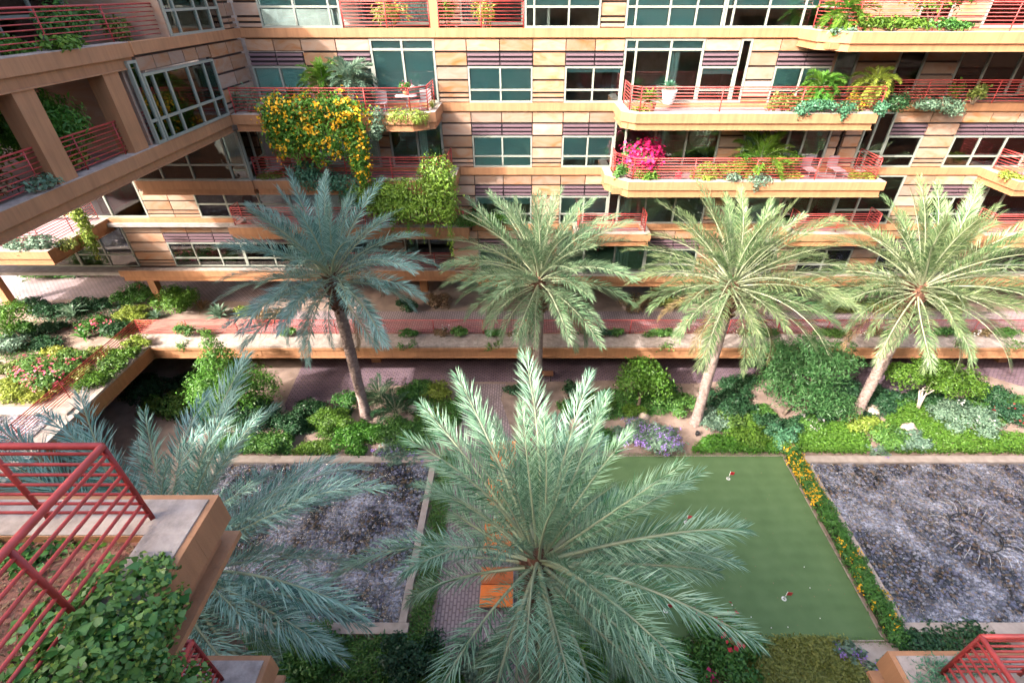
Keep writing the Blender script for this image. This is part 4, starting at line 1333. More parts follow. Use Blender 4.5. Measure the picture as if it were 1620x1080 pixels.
cover('', pxpoly([(1092, 717), (1112, 698), (1150, 690), (1190, 685), (1240, 690), (1240, 717)]), 0, 9000, .55, .15, LM['bright'], 43)
cover('', pxpoly([(462, 719), (478, 702), (522, 698), (530, 719)]), 0, 2500, .25, .12, LM['bright'], 44)
cover('', pxpoly([(1168, 1085), (1150, 1012), (1335, 1013), (1372, 1085)]), 0, 15000, .55, .12, LM['olive'], 45)
cover('', pxpoly([(350, 1010), (690, 1010), (740, 1090), (350, 1090)]), 0, 12000, .45, .14, LM['mid'], 46)
cover('', [(-4.55, 8.5), (-3.7, 8.5), (-3.7, 18.5), (-4.55, 18.5)], 0, 7000, .35, .12, LM['mid'], 47)
cover('', pxpoly([(330, 719), (340, 690), (465, 690), (460, 719)]), 0, 5000, .4, .14, LM['mid'], 48)
cover('', pxpoly([(900, 1015), (1100, 1015), (1120, 1090), (880, 1090)]), 0, 6000, .4, .14, LM['mid'], 49)
cover('', pxpoly([(590, 700), (610, 680), (690, 670), (700, 690), (650, 702)]), 0, 3500, .3, .13, LM['mid'], 50)
for i, (pg, nn, h_, cl) in enumerate([
    ([(500, 690), (540, 672), (600, 676), (640, 690), (600, 702), (540, 700)], 5000, .3, 'mid'), ([(440, 668), (500, 660), (545, 640), (560, 652), (520, 680), (460, 690)], 4500, .3, 'dark'),
    ([(640, 640), (690, 628), (716, 634), (712, 668), (660, 672)], 2600, .25, 'mid'), ([(880, 640), (960, 618), (1040, 622), (1090, 640), (1060, 655), (990, 662), (900, 672)], 9000, .35, 'mid'),
    ([(1115, 668), (1150, 650), (1210, 640), (1230, 662), (1190, 680), (1140, 684)], 5000, .3, 'mid'), ([(1230, 690), (1235, 668), (1300, 650), (1330, 660), (1300, 676)], 4500, .3, 'dark'),
    ([(1320, 640), (1335, 615), (1420, 620), (1440, 645), (1390, 662), (1350, 662)], 5000, .3, 'dark'), ([(1490, 650), (1540, 622), (1620, 628), (1620, 660), (1560, 684)], 5000, .3, 'mid'),
    ([(200, 640), (260, 600), (330, 600), (440, 640), (420, 690), (330, 690)], 6000, .35, 'dark'), ([(1380, 628), (1450, 625), (1560, 640), (1560, 655), (1440, 650)], 4000, .3, 'mid')]):
    cover('', pxpoly(pg), 0, nn, h_, .14, LM[cl], 200 + i)
for i, (pg, nn, cl) in enumerate([([(40, 500), (120, 480), (200, 485), (190, 510), (100, 520)], 2600, 'dark'), ([(0, 605), (60, 575), (130, 575), (110, 610), (60, 635), (0, 640)], 4200, 'lime'), ([(150, 530), (200, 500), (260, 490), (240, 512), (190, 540)], 2200, 'mid'), ([(0, 520), (60, 510), (90, 560), (30, 580), (0, 570)], 2000, 'mid')]):
    cover('', pxpoly(pg, ZF), ZF, nn, .28, .13, LM[cl], 240 + i)
def litter(poly, z, n, seed, sz=.06, mt='dry'):
    rng = np.random.default_rng(seed)
    Q = np.array([(p[0], p[1]) for p in poly])
    P2 = rng.uniform(Q.min(0), Q.max(0), (n, 2))
    P = np.column_stack([P2, np.full(n, z) + rng.uniform(.004, .02, n)])
    V, F = leaves(P, rng.normal(size=(n, 3)) * .25 + np.array([0, 0, 1]), sz, rng, .4, .05)
    o = link('leaf_litter', npmesh('leaf_litter', V, F, LM[mt]))
    o['kind'] = 'stuff'
litter([(-16, 18.3), (32, 26)], .008, 7000, 300, .09)
litter([(-.2, 9.1), (13.7, 18.3)], .014, 130, 301, .07)
litter([(-3.6, 8), (-.4, 24)], .008, 500, 302, .07)
litter([(-40, 18.5), (-22.9, 31)], ZF + .01, 5000, 303, .09)
def hedge():
    e = empty('hedge', (14.15, 13.7, 0))
    tag(e, 'clipped hedge with yellow flowers between putting green and right pebble pool', 'hedge')
    ells = [(14.17 + random.uniform(-.05, .05), 9.1 + i * .42, .30, .40, .42, .42 + random.uniform(-.06, .06)) for i in range(23)]
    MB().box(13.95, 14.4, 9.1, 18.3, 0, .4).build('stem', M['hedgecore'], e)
    foliage('foliage', ells, 11000, .12, LM['mid'], e, 61, surf=.75, zmin=0)
    k = [q for q in ells if (q[1] > 14.5 or q[1] < 13)]
    foliage('flowers', k, 620, .10, LM['yellow'], e, 62, .8, surf=.98, up=.8, low=0.1)
    foliage('flowers', [q for q in ells if q[1] > 15], 420, .11, LM['yellow'], e, 63, .8, surf=.98, up=.8, low=0.1)
hedge()
cover('', [(-.45, 9.0), (-.28, 9.0), (-.28, 18.4), (-.45, 18.4)], 0, 1500, .12, .08, LM['mid'], 330, aspect=.2)
cover('', [(-.4, 8.95), (13.8, 8.95), (13.8, 9.14), (-.4, 9.14)], 0, 2600, .12, .08, LM['mid'], 331, aspect=.2)
cover('', [(-.4, 18.33), (13.8, 18.33), (13.8, 18.5), (-.4, 18.5)], 0, 2600, .14, .08, LM['mid'], 332, aspect=.2)
def boulder(u, v, wpx, h, label, z=0):
    p, t = gp(u, v, z)
    r = wpx / FPX * t / 2
    rng = np.random.default_rng(int(u))
    e = MB()
    e.lathe((0, 0, 0), [(r * 1.02, -.05), (r * 1.05, h * .3), (r * .85, h * .75), (r * .45, h), (.01, h * 1.03)], 11)
    o = link('boulder', e.mesh('boulder', M['rock']), None, p)
    for q in o.data.vertices: q.co *= 1 + rng.uniform(-.13, .13)
    tag(o, label, 'rock')
boulder(1018, 662, 18, .4, 'pale flat boulder above the purple flowered bush')
boulder(1003, 674, 22, .4, 'tan boulder half covered by purple flowers')
boulder(1435, 684, 26, .55, 'white rounded boulder on the right lawn')
boulder(652, 650, 16, .35, 'pale boulder beside the front sago palm')
boulder(912, 672, 22, .5, 'tan boulder behind the foreground palm tips')
boulder(443, 648, 18, .3, 'small grey boulder by the feathery left tree')
boulder(1375, 646, 30, .2, 'low sandy boulder behind the leaning palm trunk')
p = gp(1102, 690)[0]
sp_ = empty('spotlight', p)
tag(sp_, 'small black garden spotlight on the sand beside the palm', 'lamp')
MB().tube([(p.x, p.y, 0), (p.x, p.y, .14)], .025, 6).build('stake', M['black'], sp_)
MB().lathe((p.x, p.y, .12), [(.02, 0), (.11, .03), (.12, .2), (.10, .24), (.08, .21)], 10).build('lamp_head', M['black'], sp_)
# bench under the terrace
p = gp(850, 603)[0]
bn = empty('bench', p)
tag(bn, 'dark wooden bench on the shaded walkway behind the palm', 'bench')
for i in range(4): pbox('seat_slat', bn, M['wood'], p.x - 1.0, p.x + 1.0, p.y + .02 + i * .13, p.y + .13 + i * .13, .42, .46)
for i in range(3): pbox('back_slat', bn, M['wood'], p.x - 1.0, p.x + 1.0, p.y - .06, p.y - .02, .5 + i * .13, .61 + i * .13)
for x in (-.85, .85):
    pbox('leg', bn, M['black'], p.x + x - .03, p.x + x + .03, p.y - .02, p.y + .04, 0.01, .88)
    pbox('leg', bn, M['black'], p.x + x - .03, p.x + x + .03, p.y + .46, p.y + .52, 0.01, .42)
# flags, golf balls
def flag(u, v, label):
    p = gp(u, v)[0]
    e = empty('golf_flag', p)
    tag(e, label, 'golf flag', 'flags on the putting green')
    MB().tube([(p.x, p.y, .014), (p.x, p.y, .55)], .016, 6).build('pole', M['white'], e)
    MB().lathe((p.x, p.y, .014), [(.10, .0), (.10, .02), (.055, .03), (.05, .0)], 12).build('cup', M['white'], e)
    mb = MB()
    mb.prism([(p.x + .015, p.y - .008), (p.x + .20, p.y - .03), (p.x + .205, p.y - .018), (p.x + .015, p.y + .006)], .33, .53)
    mb.build('flag_cloth', M['redflag'], e)
flag(1152, 757, 'red flag near the top edge of the putting green')
flag(1240, 947, 'red flag near the bottom right of the putting green')
flag(1085, 826, 'red flag at the palm frond tips in mid green')
flag(1053, 966, 'red flag half hidden under the lower palm fronds')
for i, (u, v) in enumerate([(1220, 993), (1246, 992), (1256, 1002), (1188, 976), (1171, 990), (1203, 1005), (1158, 957), (1272, 897), (1297, 978), (1281, 930)]):
    p = gp(u, v)[0]
    b_ = MB().lathe((0, 0, .035), [(.001, -.023)] + [(.023 * math.sin(t), -.023 * math.cos(t)) for t in (0.5, 1, 1.57, 2.1, 2.7)] + [(.001, .023)], 8)
    o = link('golf_ball', b_.mesh('golf_ball', M['white']), None, p)
    tag(o, 'white golf ball lying on the putting green', 'golf ball', 'golf balls on the putting green')
# loungers
def lounger(y, label, m1, m2):
    x0, x1 = -1.83, -.50
    e = empty('lounger', ((x0 + x1) / 2, y, 0))
    tag(e, label, 'lounger', 'orange loungers along the brick path')
    MB().box(x0 + .03, x1 - .03, y + .02, y + 1.45, .24, .30).build('frame', M['steel'], e)
    for a in (x0 + .08, x1 - .14):
        for b in (y + .1, y + 1.3): pbox('leg', e, M['steel'], a, a + .06, b, b + .06, .012, .24)
    def cush(name, y0, y1, z0, z1, th, m):
        mb = MB()
        n, k = 6, 6
        top = []
        for i in range(n + 1):
            for j in range(k + 1):
                a, b = i / n, j / k
                ed = min(1, 4 * min(a, 1 - a)) ** .5 * min(1, 4 * min(b, 1 - b)) ** .5
                top.append((x0 + (x1 - x0) * b, y0 + (y1 - y0) * a, z0 + (z1 - z0) * a + th * (.55 + .45 * ed) + random.uniform(-.008, .008)))
        i0 = len(mb.v)
        mb.v += top
        for i in range(n):
            for j in range(k):
                q = i0 + i * (k + 1) + j
                mb.f.append((q, q + 1, q + k + 2, q + k + 1))
                mb.m.append(0)
                mb.sm.append(True)
        low = [(x0, y0, z0), (x1, y0, z0), (x1, y1, z1), (x0, y1, z1)]
        t = [top[0], top[k], top[-1], top[-1 - k]]
        for a in range(4):
            mb.face([low[a], low[(a + 1) % 4], t[(a + 1) % 4], t[a]])
        mb.build(name, m, e)
    cush('seat_cushion', y, y + .88, .302, .302, .16, m1)
    cush('back_cushion', y + .92, y + 1.42, .33, .72, .15, m2)
lounger(10.2, 'bright orange lounger at the near end of the path', M['orange'], M['orange2'])
lounger(12.55, 'orange lounger second from the near end, creased across', M['orange'], M['orange'])
lounger(14.95, 'orange lounger third along the path, mostly behind fronds', M['orange2'], M['orange'])
lounger(17.3, 'orange lounger at the far end of the path', M['orange'], M['orange'])
# fountain ring in the right pool
c = gp(1540, 845)[0]
fo = empty('fountain', (c.x, c.y, .1))
tag(fo, 'ring fountain with arching water jets in the right pool', 'fountain')
rr = 1.0
MB().tube([(c.x + rr * math.cos(t * math.pi / 16), c.y + rr * math.sin(t * math.pi / 16), .2) for t in range(33)], .022, 6).build('ring_pipe', M['black'], fo)
def paint_glints():  # pale diffuse noise streaks painted over the water as sky glints
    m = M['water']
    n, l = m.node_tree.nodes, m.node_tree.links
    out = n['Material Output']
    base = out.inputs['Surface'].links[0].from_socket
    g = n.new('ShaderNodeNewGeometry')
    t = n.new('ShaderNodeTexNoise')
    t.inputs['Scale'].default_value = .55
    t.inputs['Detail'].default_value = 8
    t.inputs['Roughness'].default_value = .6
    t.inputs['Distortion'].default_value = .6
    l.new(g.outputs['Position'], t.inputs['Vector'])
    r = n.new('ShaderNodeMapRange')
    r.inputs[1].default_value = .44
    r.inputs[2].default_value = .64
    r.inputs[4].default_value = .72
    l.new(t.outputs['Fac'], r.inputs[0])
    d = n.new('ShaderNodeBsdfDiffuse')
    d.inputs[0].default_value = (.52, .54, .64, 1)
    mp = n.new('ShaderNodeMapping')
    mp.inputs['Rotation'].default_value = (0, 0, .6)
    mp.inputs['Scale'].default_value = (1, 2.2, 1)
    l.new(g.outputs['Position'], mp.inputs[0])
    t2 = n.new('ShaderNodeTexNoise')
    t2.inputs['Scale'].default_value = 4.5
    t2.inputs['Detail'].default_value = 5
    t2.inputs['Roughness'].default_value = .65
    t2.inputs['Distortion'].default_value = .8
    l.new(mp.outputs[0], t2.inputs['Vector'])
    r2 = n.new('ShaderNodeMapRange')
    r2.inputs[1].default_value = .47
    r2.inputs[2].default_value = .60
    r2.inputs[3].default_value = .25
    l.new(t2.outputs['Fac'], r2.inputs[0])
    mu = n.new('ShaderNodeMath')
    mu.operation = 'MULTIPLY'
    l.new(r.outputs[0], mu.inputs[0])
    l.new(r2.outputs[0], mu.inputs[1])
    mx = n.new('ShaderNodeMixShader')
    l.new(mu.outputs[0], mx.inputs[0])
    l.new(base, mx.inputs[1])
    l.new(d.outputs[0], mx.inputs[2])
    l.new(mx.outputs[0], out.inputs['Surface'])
paint_glints()
M['jet'] = mat('white water jet', (0.75, 0.78, 0.82), 0.2)
for i in range(26):
    a = i * 2 * math.pi / 26
    d = Vector((math.cos(a), math.sin(a), 0))
    q = Vector((c.x, c.y, .2)) + d * rr
    mb = MB()
    mb.tube([q + d * (.9 * s) + Vector((0, 0, 1.1 * s - 1.2 * s * s)) for s in (0, .2, .4, .6, .8, .95)], [.005, .005, .005, .006, .006, .004], 4)
    mb.build('jet', M['jet'], fo)

# ------------------------------------------------------------ terrace garden
P_ = ZF
tree('palo_verde', 'bright small tree with a leaning trunk on the left terrace', gp(47, 548, P_)[0], [(-.9, .3, 1.7, .9, .8, .6), (-.2, .5, 2.1, .9, .8, .6), (-1.4, .2, 2.2, .7, .7, .5), (-.6, 0, 1.2, .6, .6, .4)], 'bright', 3000, .16, r=.06, fork=.7)
G('shrub', 8, 545, 60, 1.1, 'grey leaved bush at the left edge of the terrace', 'grey', z=P_)
G('shrub', 36, 522, 46, .8, 'dark bush behind the leaning little tree', 'mid', z=P_)
G('shrub', 72, 520, 46, .7, 'low dark bush right of the leaning little tree', 'dark', z=P_)
G('shrub', 70, 543, 50, .6, 'low dark bush by the leaning trunk base', 'dark', z=P_)
G('shrub', 85, 562, 50, .7, 'round bright lime bush behind the pink bougainvillea', 'lime', z=P_, aspect=.4)
G('shrub', 82, 492, 60, .6, 'dark creeping bush beside the blue agave', 'dark', z=P_)
G('shrub', 55, 482, 50, .7, 'dark shrub at the path edge near the column foot', 'dark', z=P_)
G('shrub', 140, 483, 60, .6, 'dark mound along the terrace path', 'dark', z=P_)
G('rosette', 112, 492, 62, 1.0, 'large grey agave among dark bushes', 'grey', z=P_)
G('rosette', 190, 474, 44, 1.0, 'spiky grey plant at the path beside the pink shrub', 'grey', z=P_)
G('rosette', 344, 492, 60, 1.0, 'grey agave on bare soil right of the tan column', 'grey', z=P_, n=34)
G('rosette', 245, 496, 40, .8, 'pale agave below the big bright bush', 'grey', z=P_)
G('rosette', 130, 528, 50, .7, 'narrow leaved green agave in the middle of the terrace', 'mid', z=P_, n=20)
G('rosette', 318, 483, 46, .8, 'reddish dry agave right of the big bright bush', 'dry', z=P_, n=24)
G('shrub', 215, 468, 66, 1.2, 'dark shrub dotted with pink flowers behind the yellow bush', 'mid', z=P_, fl='pink', nf=40)
G('shrub', 277, 478, 66, 1.7, 'big bright bush at the foot of the tan column', 'bright', z=P_)
G('shrub', 205, 496, 50, .7, 'yellow green bush in front of the pink dotted shrub', 'lime', z=P_)
G('shrub', 148, 515, 54, .9, 'pink flowered bush in the middle of the terrace', 'mid', z=P_, fl='pink', nf=90)
G('shrub', 180, 520, 50, .9, 'dark bush with few pink flowers by the rail corner', 'dark', z=P_, fl='pink', nf=30)
G('shrub', 75, 588, 100, 1.0, 'wide pink bougainvillea beside the left railing', 'mid', z=P_, fl='pink', nf=260, fsize=.17)
G('shrub', 108, 570, 54, .9, 'bush with scattered pink flowers right of the bougainvillea', 'mid', z=P_, fl='pink', nf=50)
G('shrub', 22, 615, 60, .6, 'lime bush at the lower left of the terrace', 'lime', z=P_)
G('shrub', 62, 622, 50, .5, 'lime and green mat beside the small pool kerb', 'lime', z=P_)
G('shrub', 10, 585, 40, .6, 'olive bush at the left frame edge of the terrace', 'olive', z=P_)
G('shrub', 385, 492, 30, .5, 'yellow green tuft behind the blue palm fronds', 'lime', z=P_)
G('shrub', 420, 500, 50, .6, 'dry grassy tuft under the blue palm fronds', 'dry', z=P_)
for i, (u, v, wx, cl) in enumerate([(215, 542, 40, 'lime'), (195, 560, 44, 'bright'), (175, 578, 46, 'mid'), (150, 600, 50, 'bright'), (160, 560, 40, 'olive'), (130, 590, 40, 'olive')]):
    G('shrub', u, v, wx, .7, ['lime creeper at the rail corner of the terrace', 'bright creeper draping the ledge below the rail corner', 'green creeper half way along the sloping looking ledge', 'bright creeper at the lower end of the left ledge', 'olive creeper inside the left railing', 'olive creeper inside the left railing, nearer the pool'][i], cl, z=P_, name='creeper', cat='creeper')
led = [(290, 528, 34, 1.0, 'mid'), (318, 532, 20, .5, 'mid'), (455, 525, 30, .7, 'bright'), (648, 522, 34, .5, 'mid'), (700, 516, 26, .6, 'dry'), (728, 520, 26, .7, 'mid'), (780, 528, 34, .5, 'mid'), (820, 525, 30, .5, 'dry'), (952, 525, 60, .6, 'dark'), (975, 520, 26, .6, 'mid'), (1050, 527, 50, .6, 'mid'), (1105, 515, 26, .7, 'dry'), (1175, 522, 30, .6, 'dry'), (1215, 524, 40, .6, 'mid'), (1308, 524, 50, .6, 'mid'), (1330, 526, 40, .5, 'mid'), (1372, 516, 26, .7, 'dry'), (1405, 522, 30, .5, 'mid'), (1500, 526, 50, .7, 'mid'), (1545, 518, 26, .6, 'dry'), (1590, 524, 40, .6, 'mid')]
where = ['climbing the railing near the terrace corner', 'small, on the ledge right of the climbing one', 'hanging over the ledge under the blue palm', 'just right of the nearest palm trunk', 'twiggy, left of the leafy one over the garden path', 'leafy, above the start of the garden path', 'drooping left of the bench palm trunk', 'twiggy, touching the bench palm trunk', 'wide and dark, right of the bench palm', 'small, at the right end of the wide dark one', 'drooping over the ledge left of the spotlight palm', 'twiggy, left of the spotlight palm trunk', 'twiggy, right of the spotlight palm trunk', 'above the bright tip of the dark feathery tree', 'left one of two right of the dark feathery tree', 'right one of two right of the dark feathery tree', 'twiggy, left of the leaning palm trunk', 'behind the leaning palm trunk', 'drooping, right of the leaning palm trunk', 'twiggy, near the right end of the ledge', 'last at the right edge of the photo']
for (u, v, wx, h, cl), s in zip(led, where):
    p, t = gp(u, v, P_ + .4)
    wm = wx / FPX * t
    p = Vector((p.x, 24.7, P_ + .08))
    e = shrub('ledge_plant', 'plant', 'ledge plant ' + s, p, wm, h, cl, wy=.6, fl='whitef' if cl == 'dry' else None, nf=14, leaf=.13, dens=.6 if cl == 'dry' else 1.0, group='plants along the terrace ledge')
    if cl in ('mid', 'bright') and wx > 30:
        foliage('foliage', [(p.x + random.uniform(-.3, .3), 23.72, P_ - .1, wm * .25, .14, .45), (p.x + .3, 23.9, P_ + .1, wm * .2, .5, .12)], 160, .13, LM[cl], e, nseed(), droop=.4)
cover('', pxpoly([(1285, 497), (1290, 478), (1420, 478), (1440, 497)], P_), P_, 4000, .5, .15, LM['olive'], 71)
cover('', pxpoly([(100, 442), (45, 442), (50, 425), (160, 425), (165, 440)], P_), P_, 3500, .9, .2, LM['mid'], 72)
for i, (u, v, wx, cl, s) in enumerate([(645, 482, 36, 'dark', 'dark shrub on dry soil behind the terrace walkway'), (690, 478, 40, 'dry', 'dry brown shrub behind the terrace walkway'), (60, 430, 60, 'mid', 'green shrub under the corner balcony'), (130, 422, 80, 'dark', 'dark shrub under the corner balcony, by the wall'), (1010, 478, 60, 'dry', 'dry shrub behind the walkway between middle palms'), (1060, 480, 40, 'olive', 'olive shrub behind the walkway near the spotlight palm'), (1500, 482, 60, 'olive', 'olive shrub behind the walkway near the leaning palm')]):
    G('shrub', u, v, wx, 1.0, s, cl, z=P_)

# ------------------------------------------------------------ plants on the balconies
def vell(u, v, ru, rv, y, dy):
    p, t = yp(u, v, y)
    return (p.x, p.y, p.z, ru / FPX * t, dy, rv / FPX * t / .85)
def vine(name, label, px, y, dy, n, leaf, colr, fl=None, nf=0, fs=.13, tdown=False, aspect=.5, cat='vine', strands=()):
    E = [vell(*q, y, dy) for q in px]
    e = empty(name, E[0][:3])
    tag(e, label, cat)
    mb = MB()
    for q in E: mb.tube([(q[0], q[1] + .1, q[2] + q[5] * .8), (q[0] + .05, q[1], q[2]), (q[0] - .03, q[1], q[2] - q[5] * .8)], [.025, .02, .01], 5)
    mb.build('stem', M['bark'], e)
    foliage('foliage', E, n, leaf, LM[colr], e, nseed(), aspect, .35, surf=.55, low=-1, up=.2, tdown=tdown, lump=.25)
    if fl: foliage('flowers', E, nf, fs, LM[fl], e, nseed(), .8, surf=1.0, low=-1, up=.3, lump=.25)
    for k, (u, v, ru, rv) in enumerate(strands):
        foliage('strand', [vell(u, v, ru, rv, y, .10)], int(rv * 3.2), leaf * .9, LM[colr], e, nseed(), aspect, .3, surf=.1, low=-1, up=0, tdown=True)
    return e
vine('flowering_vine', 'yellow flowering vine hanging over the upper left balcony', [(500, 172, 84, 18), (440, 182, 28, 25), (468, 205, 50, 28), (532, 202, 48, 34), (566, 235, 19, 40), (448, 216, 28, 28), (505, 230, 32, 24), (572, 268, 11, 22)], 23.55, .42, 6500, .17, 'creep', 'yellow', 1700, .13, strands=[(470, 243, 6, 18), (500, 246, 6, 16), (573, 285, 6, 20)])
vine('creeper', 'bright green creeper hanging off the right corner of the middle left balcony', [(690, 276, 32, 26), (650, 306, 66, 22), (600, 308, 48, 18), (702, 312, 22, 40), (662, 332, 54, 20), (618, 328, 44, 18)], 24.0, .5, 9500, .16, 'creep', aspect=.4, strands=[(620, 352, 5, 22), (645, 355, 5, 24), (668, 352, 5, 26), (690, 352, 5, 22), (712, 352, 7, 40), (714, 385, 4, 26), (600, 345, 5, 20)])
vine('creeper', 'blue green bush draping the middle left balcony', [(505, 285, 42, 14), (545, 290, 36, 14), (482, 270, 22, 12), (560, 310, 22, 14)], 24.3, .45, 2600, .15, 'blue')
vine('succulent', 'silvery succulent with dry stalks beside the yellow vine', [(598, 190, 12, 16), (594, 208, 8, 12)], 23.7, .25, 500, .15, 'grey')
vine('bush', 'lime green cushion plant at the right corner of the upper left balcony', [(643, 183, 32, 10), (625, 186, 16, 8), (662, 186, 16, 8)], 23.95, .4, 1500, .14, 'lime', cat='shrub', aspect=.3)
vine('creeper', 'yellow green vine hanging from the bridge wing to the corner balcony', [(128, 345, 10, 14), (136, 365, 9, 18), (144, 385, 9, 14), (120, 338, 8, 8)], 25.0, .3, 900, .17, 'lime', strands=[(150, 398, 5, 12), (130, 385, 5, 16)])
vine('bush', 'grey green bush filling the left end of the corner balcony', [(40, 388, 32, 12), (65, 385, 22, 12), (25, 395, 18, 10)], 23.5, .5, 1500, .16, 'grey', cat='shrub')
vine('bush', 'olive bush beside the red rail of the corner balcony', [(105, 385, 16, 8), (95, 390, 12, 7)], 24.0, .4, 500, .14, 'olive', cat='shrub')
def bp(label, kind, u, v, wpx, h, y, z, colr, name='balcony_plant', **k):
    p, t = yp(u, v, y)
    c_ = Vector((p.x, y, z))
    w_ = wpx / FPX * t
    if kind == 's': return shrub(name, 'plant', label, c_, w_, h, colr, wy=k.pop('wy', min(.9, w_)), **k)
    if kind == 'p': return smallpalm(name, label, c_, w_ / 2, k.pop('nf', 24), colr, k.pop('th', .5), **k)
    if kind == 'r': return rosette(name, 'plant', label, c_, w_ / 2, colr=colr, **k)
def pot(label, u, v, y, z, r=.28, h=.5, m='terra'):
    p, t = yp(u, v, y)
    o = link('pot', MB().lathe((0, 0, 0), [(r * .65, 0), (r * .75, h * .1), (r, h * .85), (r * 1.1, h), (r * .95, h), (r * .9, h * .85), (.01, h * .8)], 14).mesh('pot', M[m]), None, (p.x, y, z))
    tag(o, label, 'pot')
    return p.x
zB, zC, zA, zD = ZB, ZC, ZA, ZD
# upper left balcony (floor B)
bp('sago palm left of the red flowers on the upper left balcony', 'r', 455, 128, 56, 1.0, 25.3, zB + .5, 'dark', name='sago_palm', n=40, wdt=.08)
bp('tall feathery palm left of the sliding door on the upper left balcony', 'p', 508, 115, 84, 1.2, 25.4, zB, 'creep', th=1.2, nf=40, n=46, lw=.04, name='areca_palm')
bp('tall feathery palm nearest the sliding door on the upper left balcony', 'p', 550, 115, 92, 1.2, 25.3, zB, 'grey', th=1.25, nf=44, n=46, lw=.04, name='areca_palm')
bp('small magenta flowers between sago and feathery palms', 's', 478, 132, 22, 1.1, 25.2, zB, 'mid', fl='magenta', nf=60)
bp('sparse grey shrub at the inner corner of the upper left balcony', 's', 385, 150, 56, 1.3, 24.7, zB, 'grey', dens=.4, leaf=.2, aspect=.2)
bp('spiky dry grass plant at the right rail of the upper left balcony', 'r', 682, 152, 40, .8, 25.0, zB + .2, 'olive', n=44, wdt=.04)
# middle left balcony (floor C)
bp('dark spiky yucca above the bright green creeper', 'r', 690, 235, 60, 1.0, 25.5, zC + .9, 'dark', n=36, wdt=.05)
bp('low olive shrub at the left end of the middle left balcony', 's', 425, 280, 50, .5, 24.9, zC, 'olive', dens=.7)
bp('red flowered shrub on the low balcony behind the bench palm', 's', 757, 318, 30, 1.4, 26.3, zD + .2, 'dark', fl='red', nf=40, dens=.6)
bp('dark green hedge plant on the low balcony left of the bench palm', 's', 740, 345, 60, 1.0, 26.4, zD, 'mid')
bp('bright shrub on the low balcony hidden by the bench palm', 's', 780, 338, 60, 1.0, 26.4, zD, 'bright')
# long right balcony (floor B)
pot('terracotta pot under the green sago on the long right balcony', 1030, 150, 25.0, zB)
bp('bright sago palm in the pot on the long right balcony', 'r', 1030, 130, 58, .9, 25.0, zB + .5, 'bright', name='sago_palm', n=40, wdt=.12, elev=(75, 5))
pot('pale bowl pot with blue agave by the sliding door', 1063, 120, 26.1, zB + .25, .34, .6, 'white')
bp('blue agave in the pale bowl by the sliding door', 'r', 1063, 107, 44, .8, 26.1, zB + .8, 'blue', name='agave', n=34, wdt=.15)
bp('small lime plant at the left rail of the long right balcony', 's', 1013, 165, 30, .4, 24.8, zB, 'lime')
bp('yellow green shrub left of the first feathery palm on the long balcony', 's', 1245, 155, 56, .9, 24.9, zB, 'olive', dens=1.6)
bp('feathery palm with drooping crown, left of two on the long balcony', 'p', 1303, 128, 74, 1.3, 24.9, zB, 'bright', th=1.1, nf=60, n=50, lw=.04, name='areca_palm', emin=-40, bend=75)
bp('pale feathery palm with yellow leaves, right of two on the long balcony', 'p', 1386, 125, 72, 1.3, 25.2, zB, 'lime', th=1.2, nf=54, n=50, lw=.04, name='areca_palm', emin=-45, bend=80)
bp('yellowing shrub between the two feathery palms', 's', 1357, 150, 36, .8, 24.9, zB, 'olive', fl='yellow', nf=60)
vine('succulent', 'blue green succulent trailing below the first feathery palm', [(1272, 172, 18, 9), (1265, 178, 8, 9), (1295, 165, 20, 7)], 24.1, .35, 800, .13, 'blue')
vine('succulent', 'blue green succulent trailing under the yellowing shrub', [(1338, 170, 18, 8), (1333, 180, 7, 9), (1310, 166, 12, 6)], 24.1, .35, 700, .13, 'blue')
vine('succulent', 'small blue green tuft at the balcony end', [(1393, 172, 10, 10)], 24.1, .3, 350, .13, 'blue')
vine('bush', 'very dark round bush on the long balcony ledge', [(1420, 163, 20, 11)], 24.9, .4, 700, .13, 'dark', cat='shrub')
vine('succulent', 'grey green mat trailing over the upper right ledge', [(1490, 165, 36, 8), (1512, 174, 14, 8), (1465, 165, 18, 7)], 26.0, .4, 1300, .13, 'grey')
bp('leaning cactus like plant in a basket by the right rail', 's', 1545, 150, 24, 1.0, 26.3, zB + .2, 'olive')
bp('thin green plant behind the rail left of the leaning basket plant', 's', 1513, 140, 24, 1.2, 27.2, zB, 'bright', dens=.5)
bp('dry bare shrub behind the rail right of the dark round bush', 's', 1450, 152, 50, .8, 27.3, zB, 'dry', dens=.5)
# bougainvillea balcony (floor C)
bp('magenta bougainvillea at the corner of the middle right balcony', 's', 1022, 232, 62, 2.0, 25.2, zC, 'mid', fl='magenta', nf=1100, fsize=.2, wy=1.2, name='bougainvillea')
bp('green shrub at the bougainvillea foot inside the red rail', 's', 1022, 285, 40, .7, 24.7, zC, 'bright')
bp('green shrub outside the angled rail of the bougainvillea balcony', 's', 982, 275, 22, .9, 25.0, zC, 'mid')
bp('low lime shrub left of centre on the middle right balcony', 's', 1117, 282, 44, .5, 24.8, zC, 'lime')
bp('wide sprawling olive shrub in the middle of the bougainvillea balcony', 's', 1170, 266, 120, .9, 25.2, zC, 'creep', wy=1.0, dens=1.6, lobes=10)
bp('potted feathery palm in the middle of the bougainvillea balcony', 'p', 1208, 236, 110, 1.0, 25.5, zC, 'creep', th=.8, nf=36, n=46, lw=.04, name='areca_palm', bend=50)
bp('bushy green plant right of the potted feathery palm', 's', 1245, 240, 50, 1.3, 25.6, zC, 'bright')
bp('low lime plant in front of the lounge chairs', 's', 1255, 272, 34, .4, 25.0, zC, 'lime')
bp('lime hedge plant at the right end of the bougainvillea balcony', 's', 1368, 274, 52, .5, 24.9, zC, 'lime')
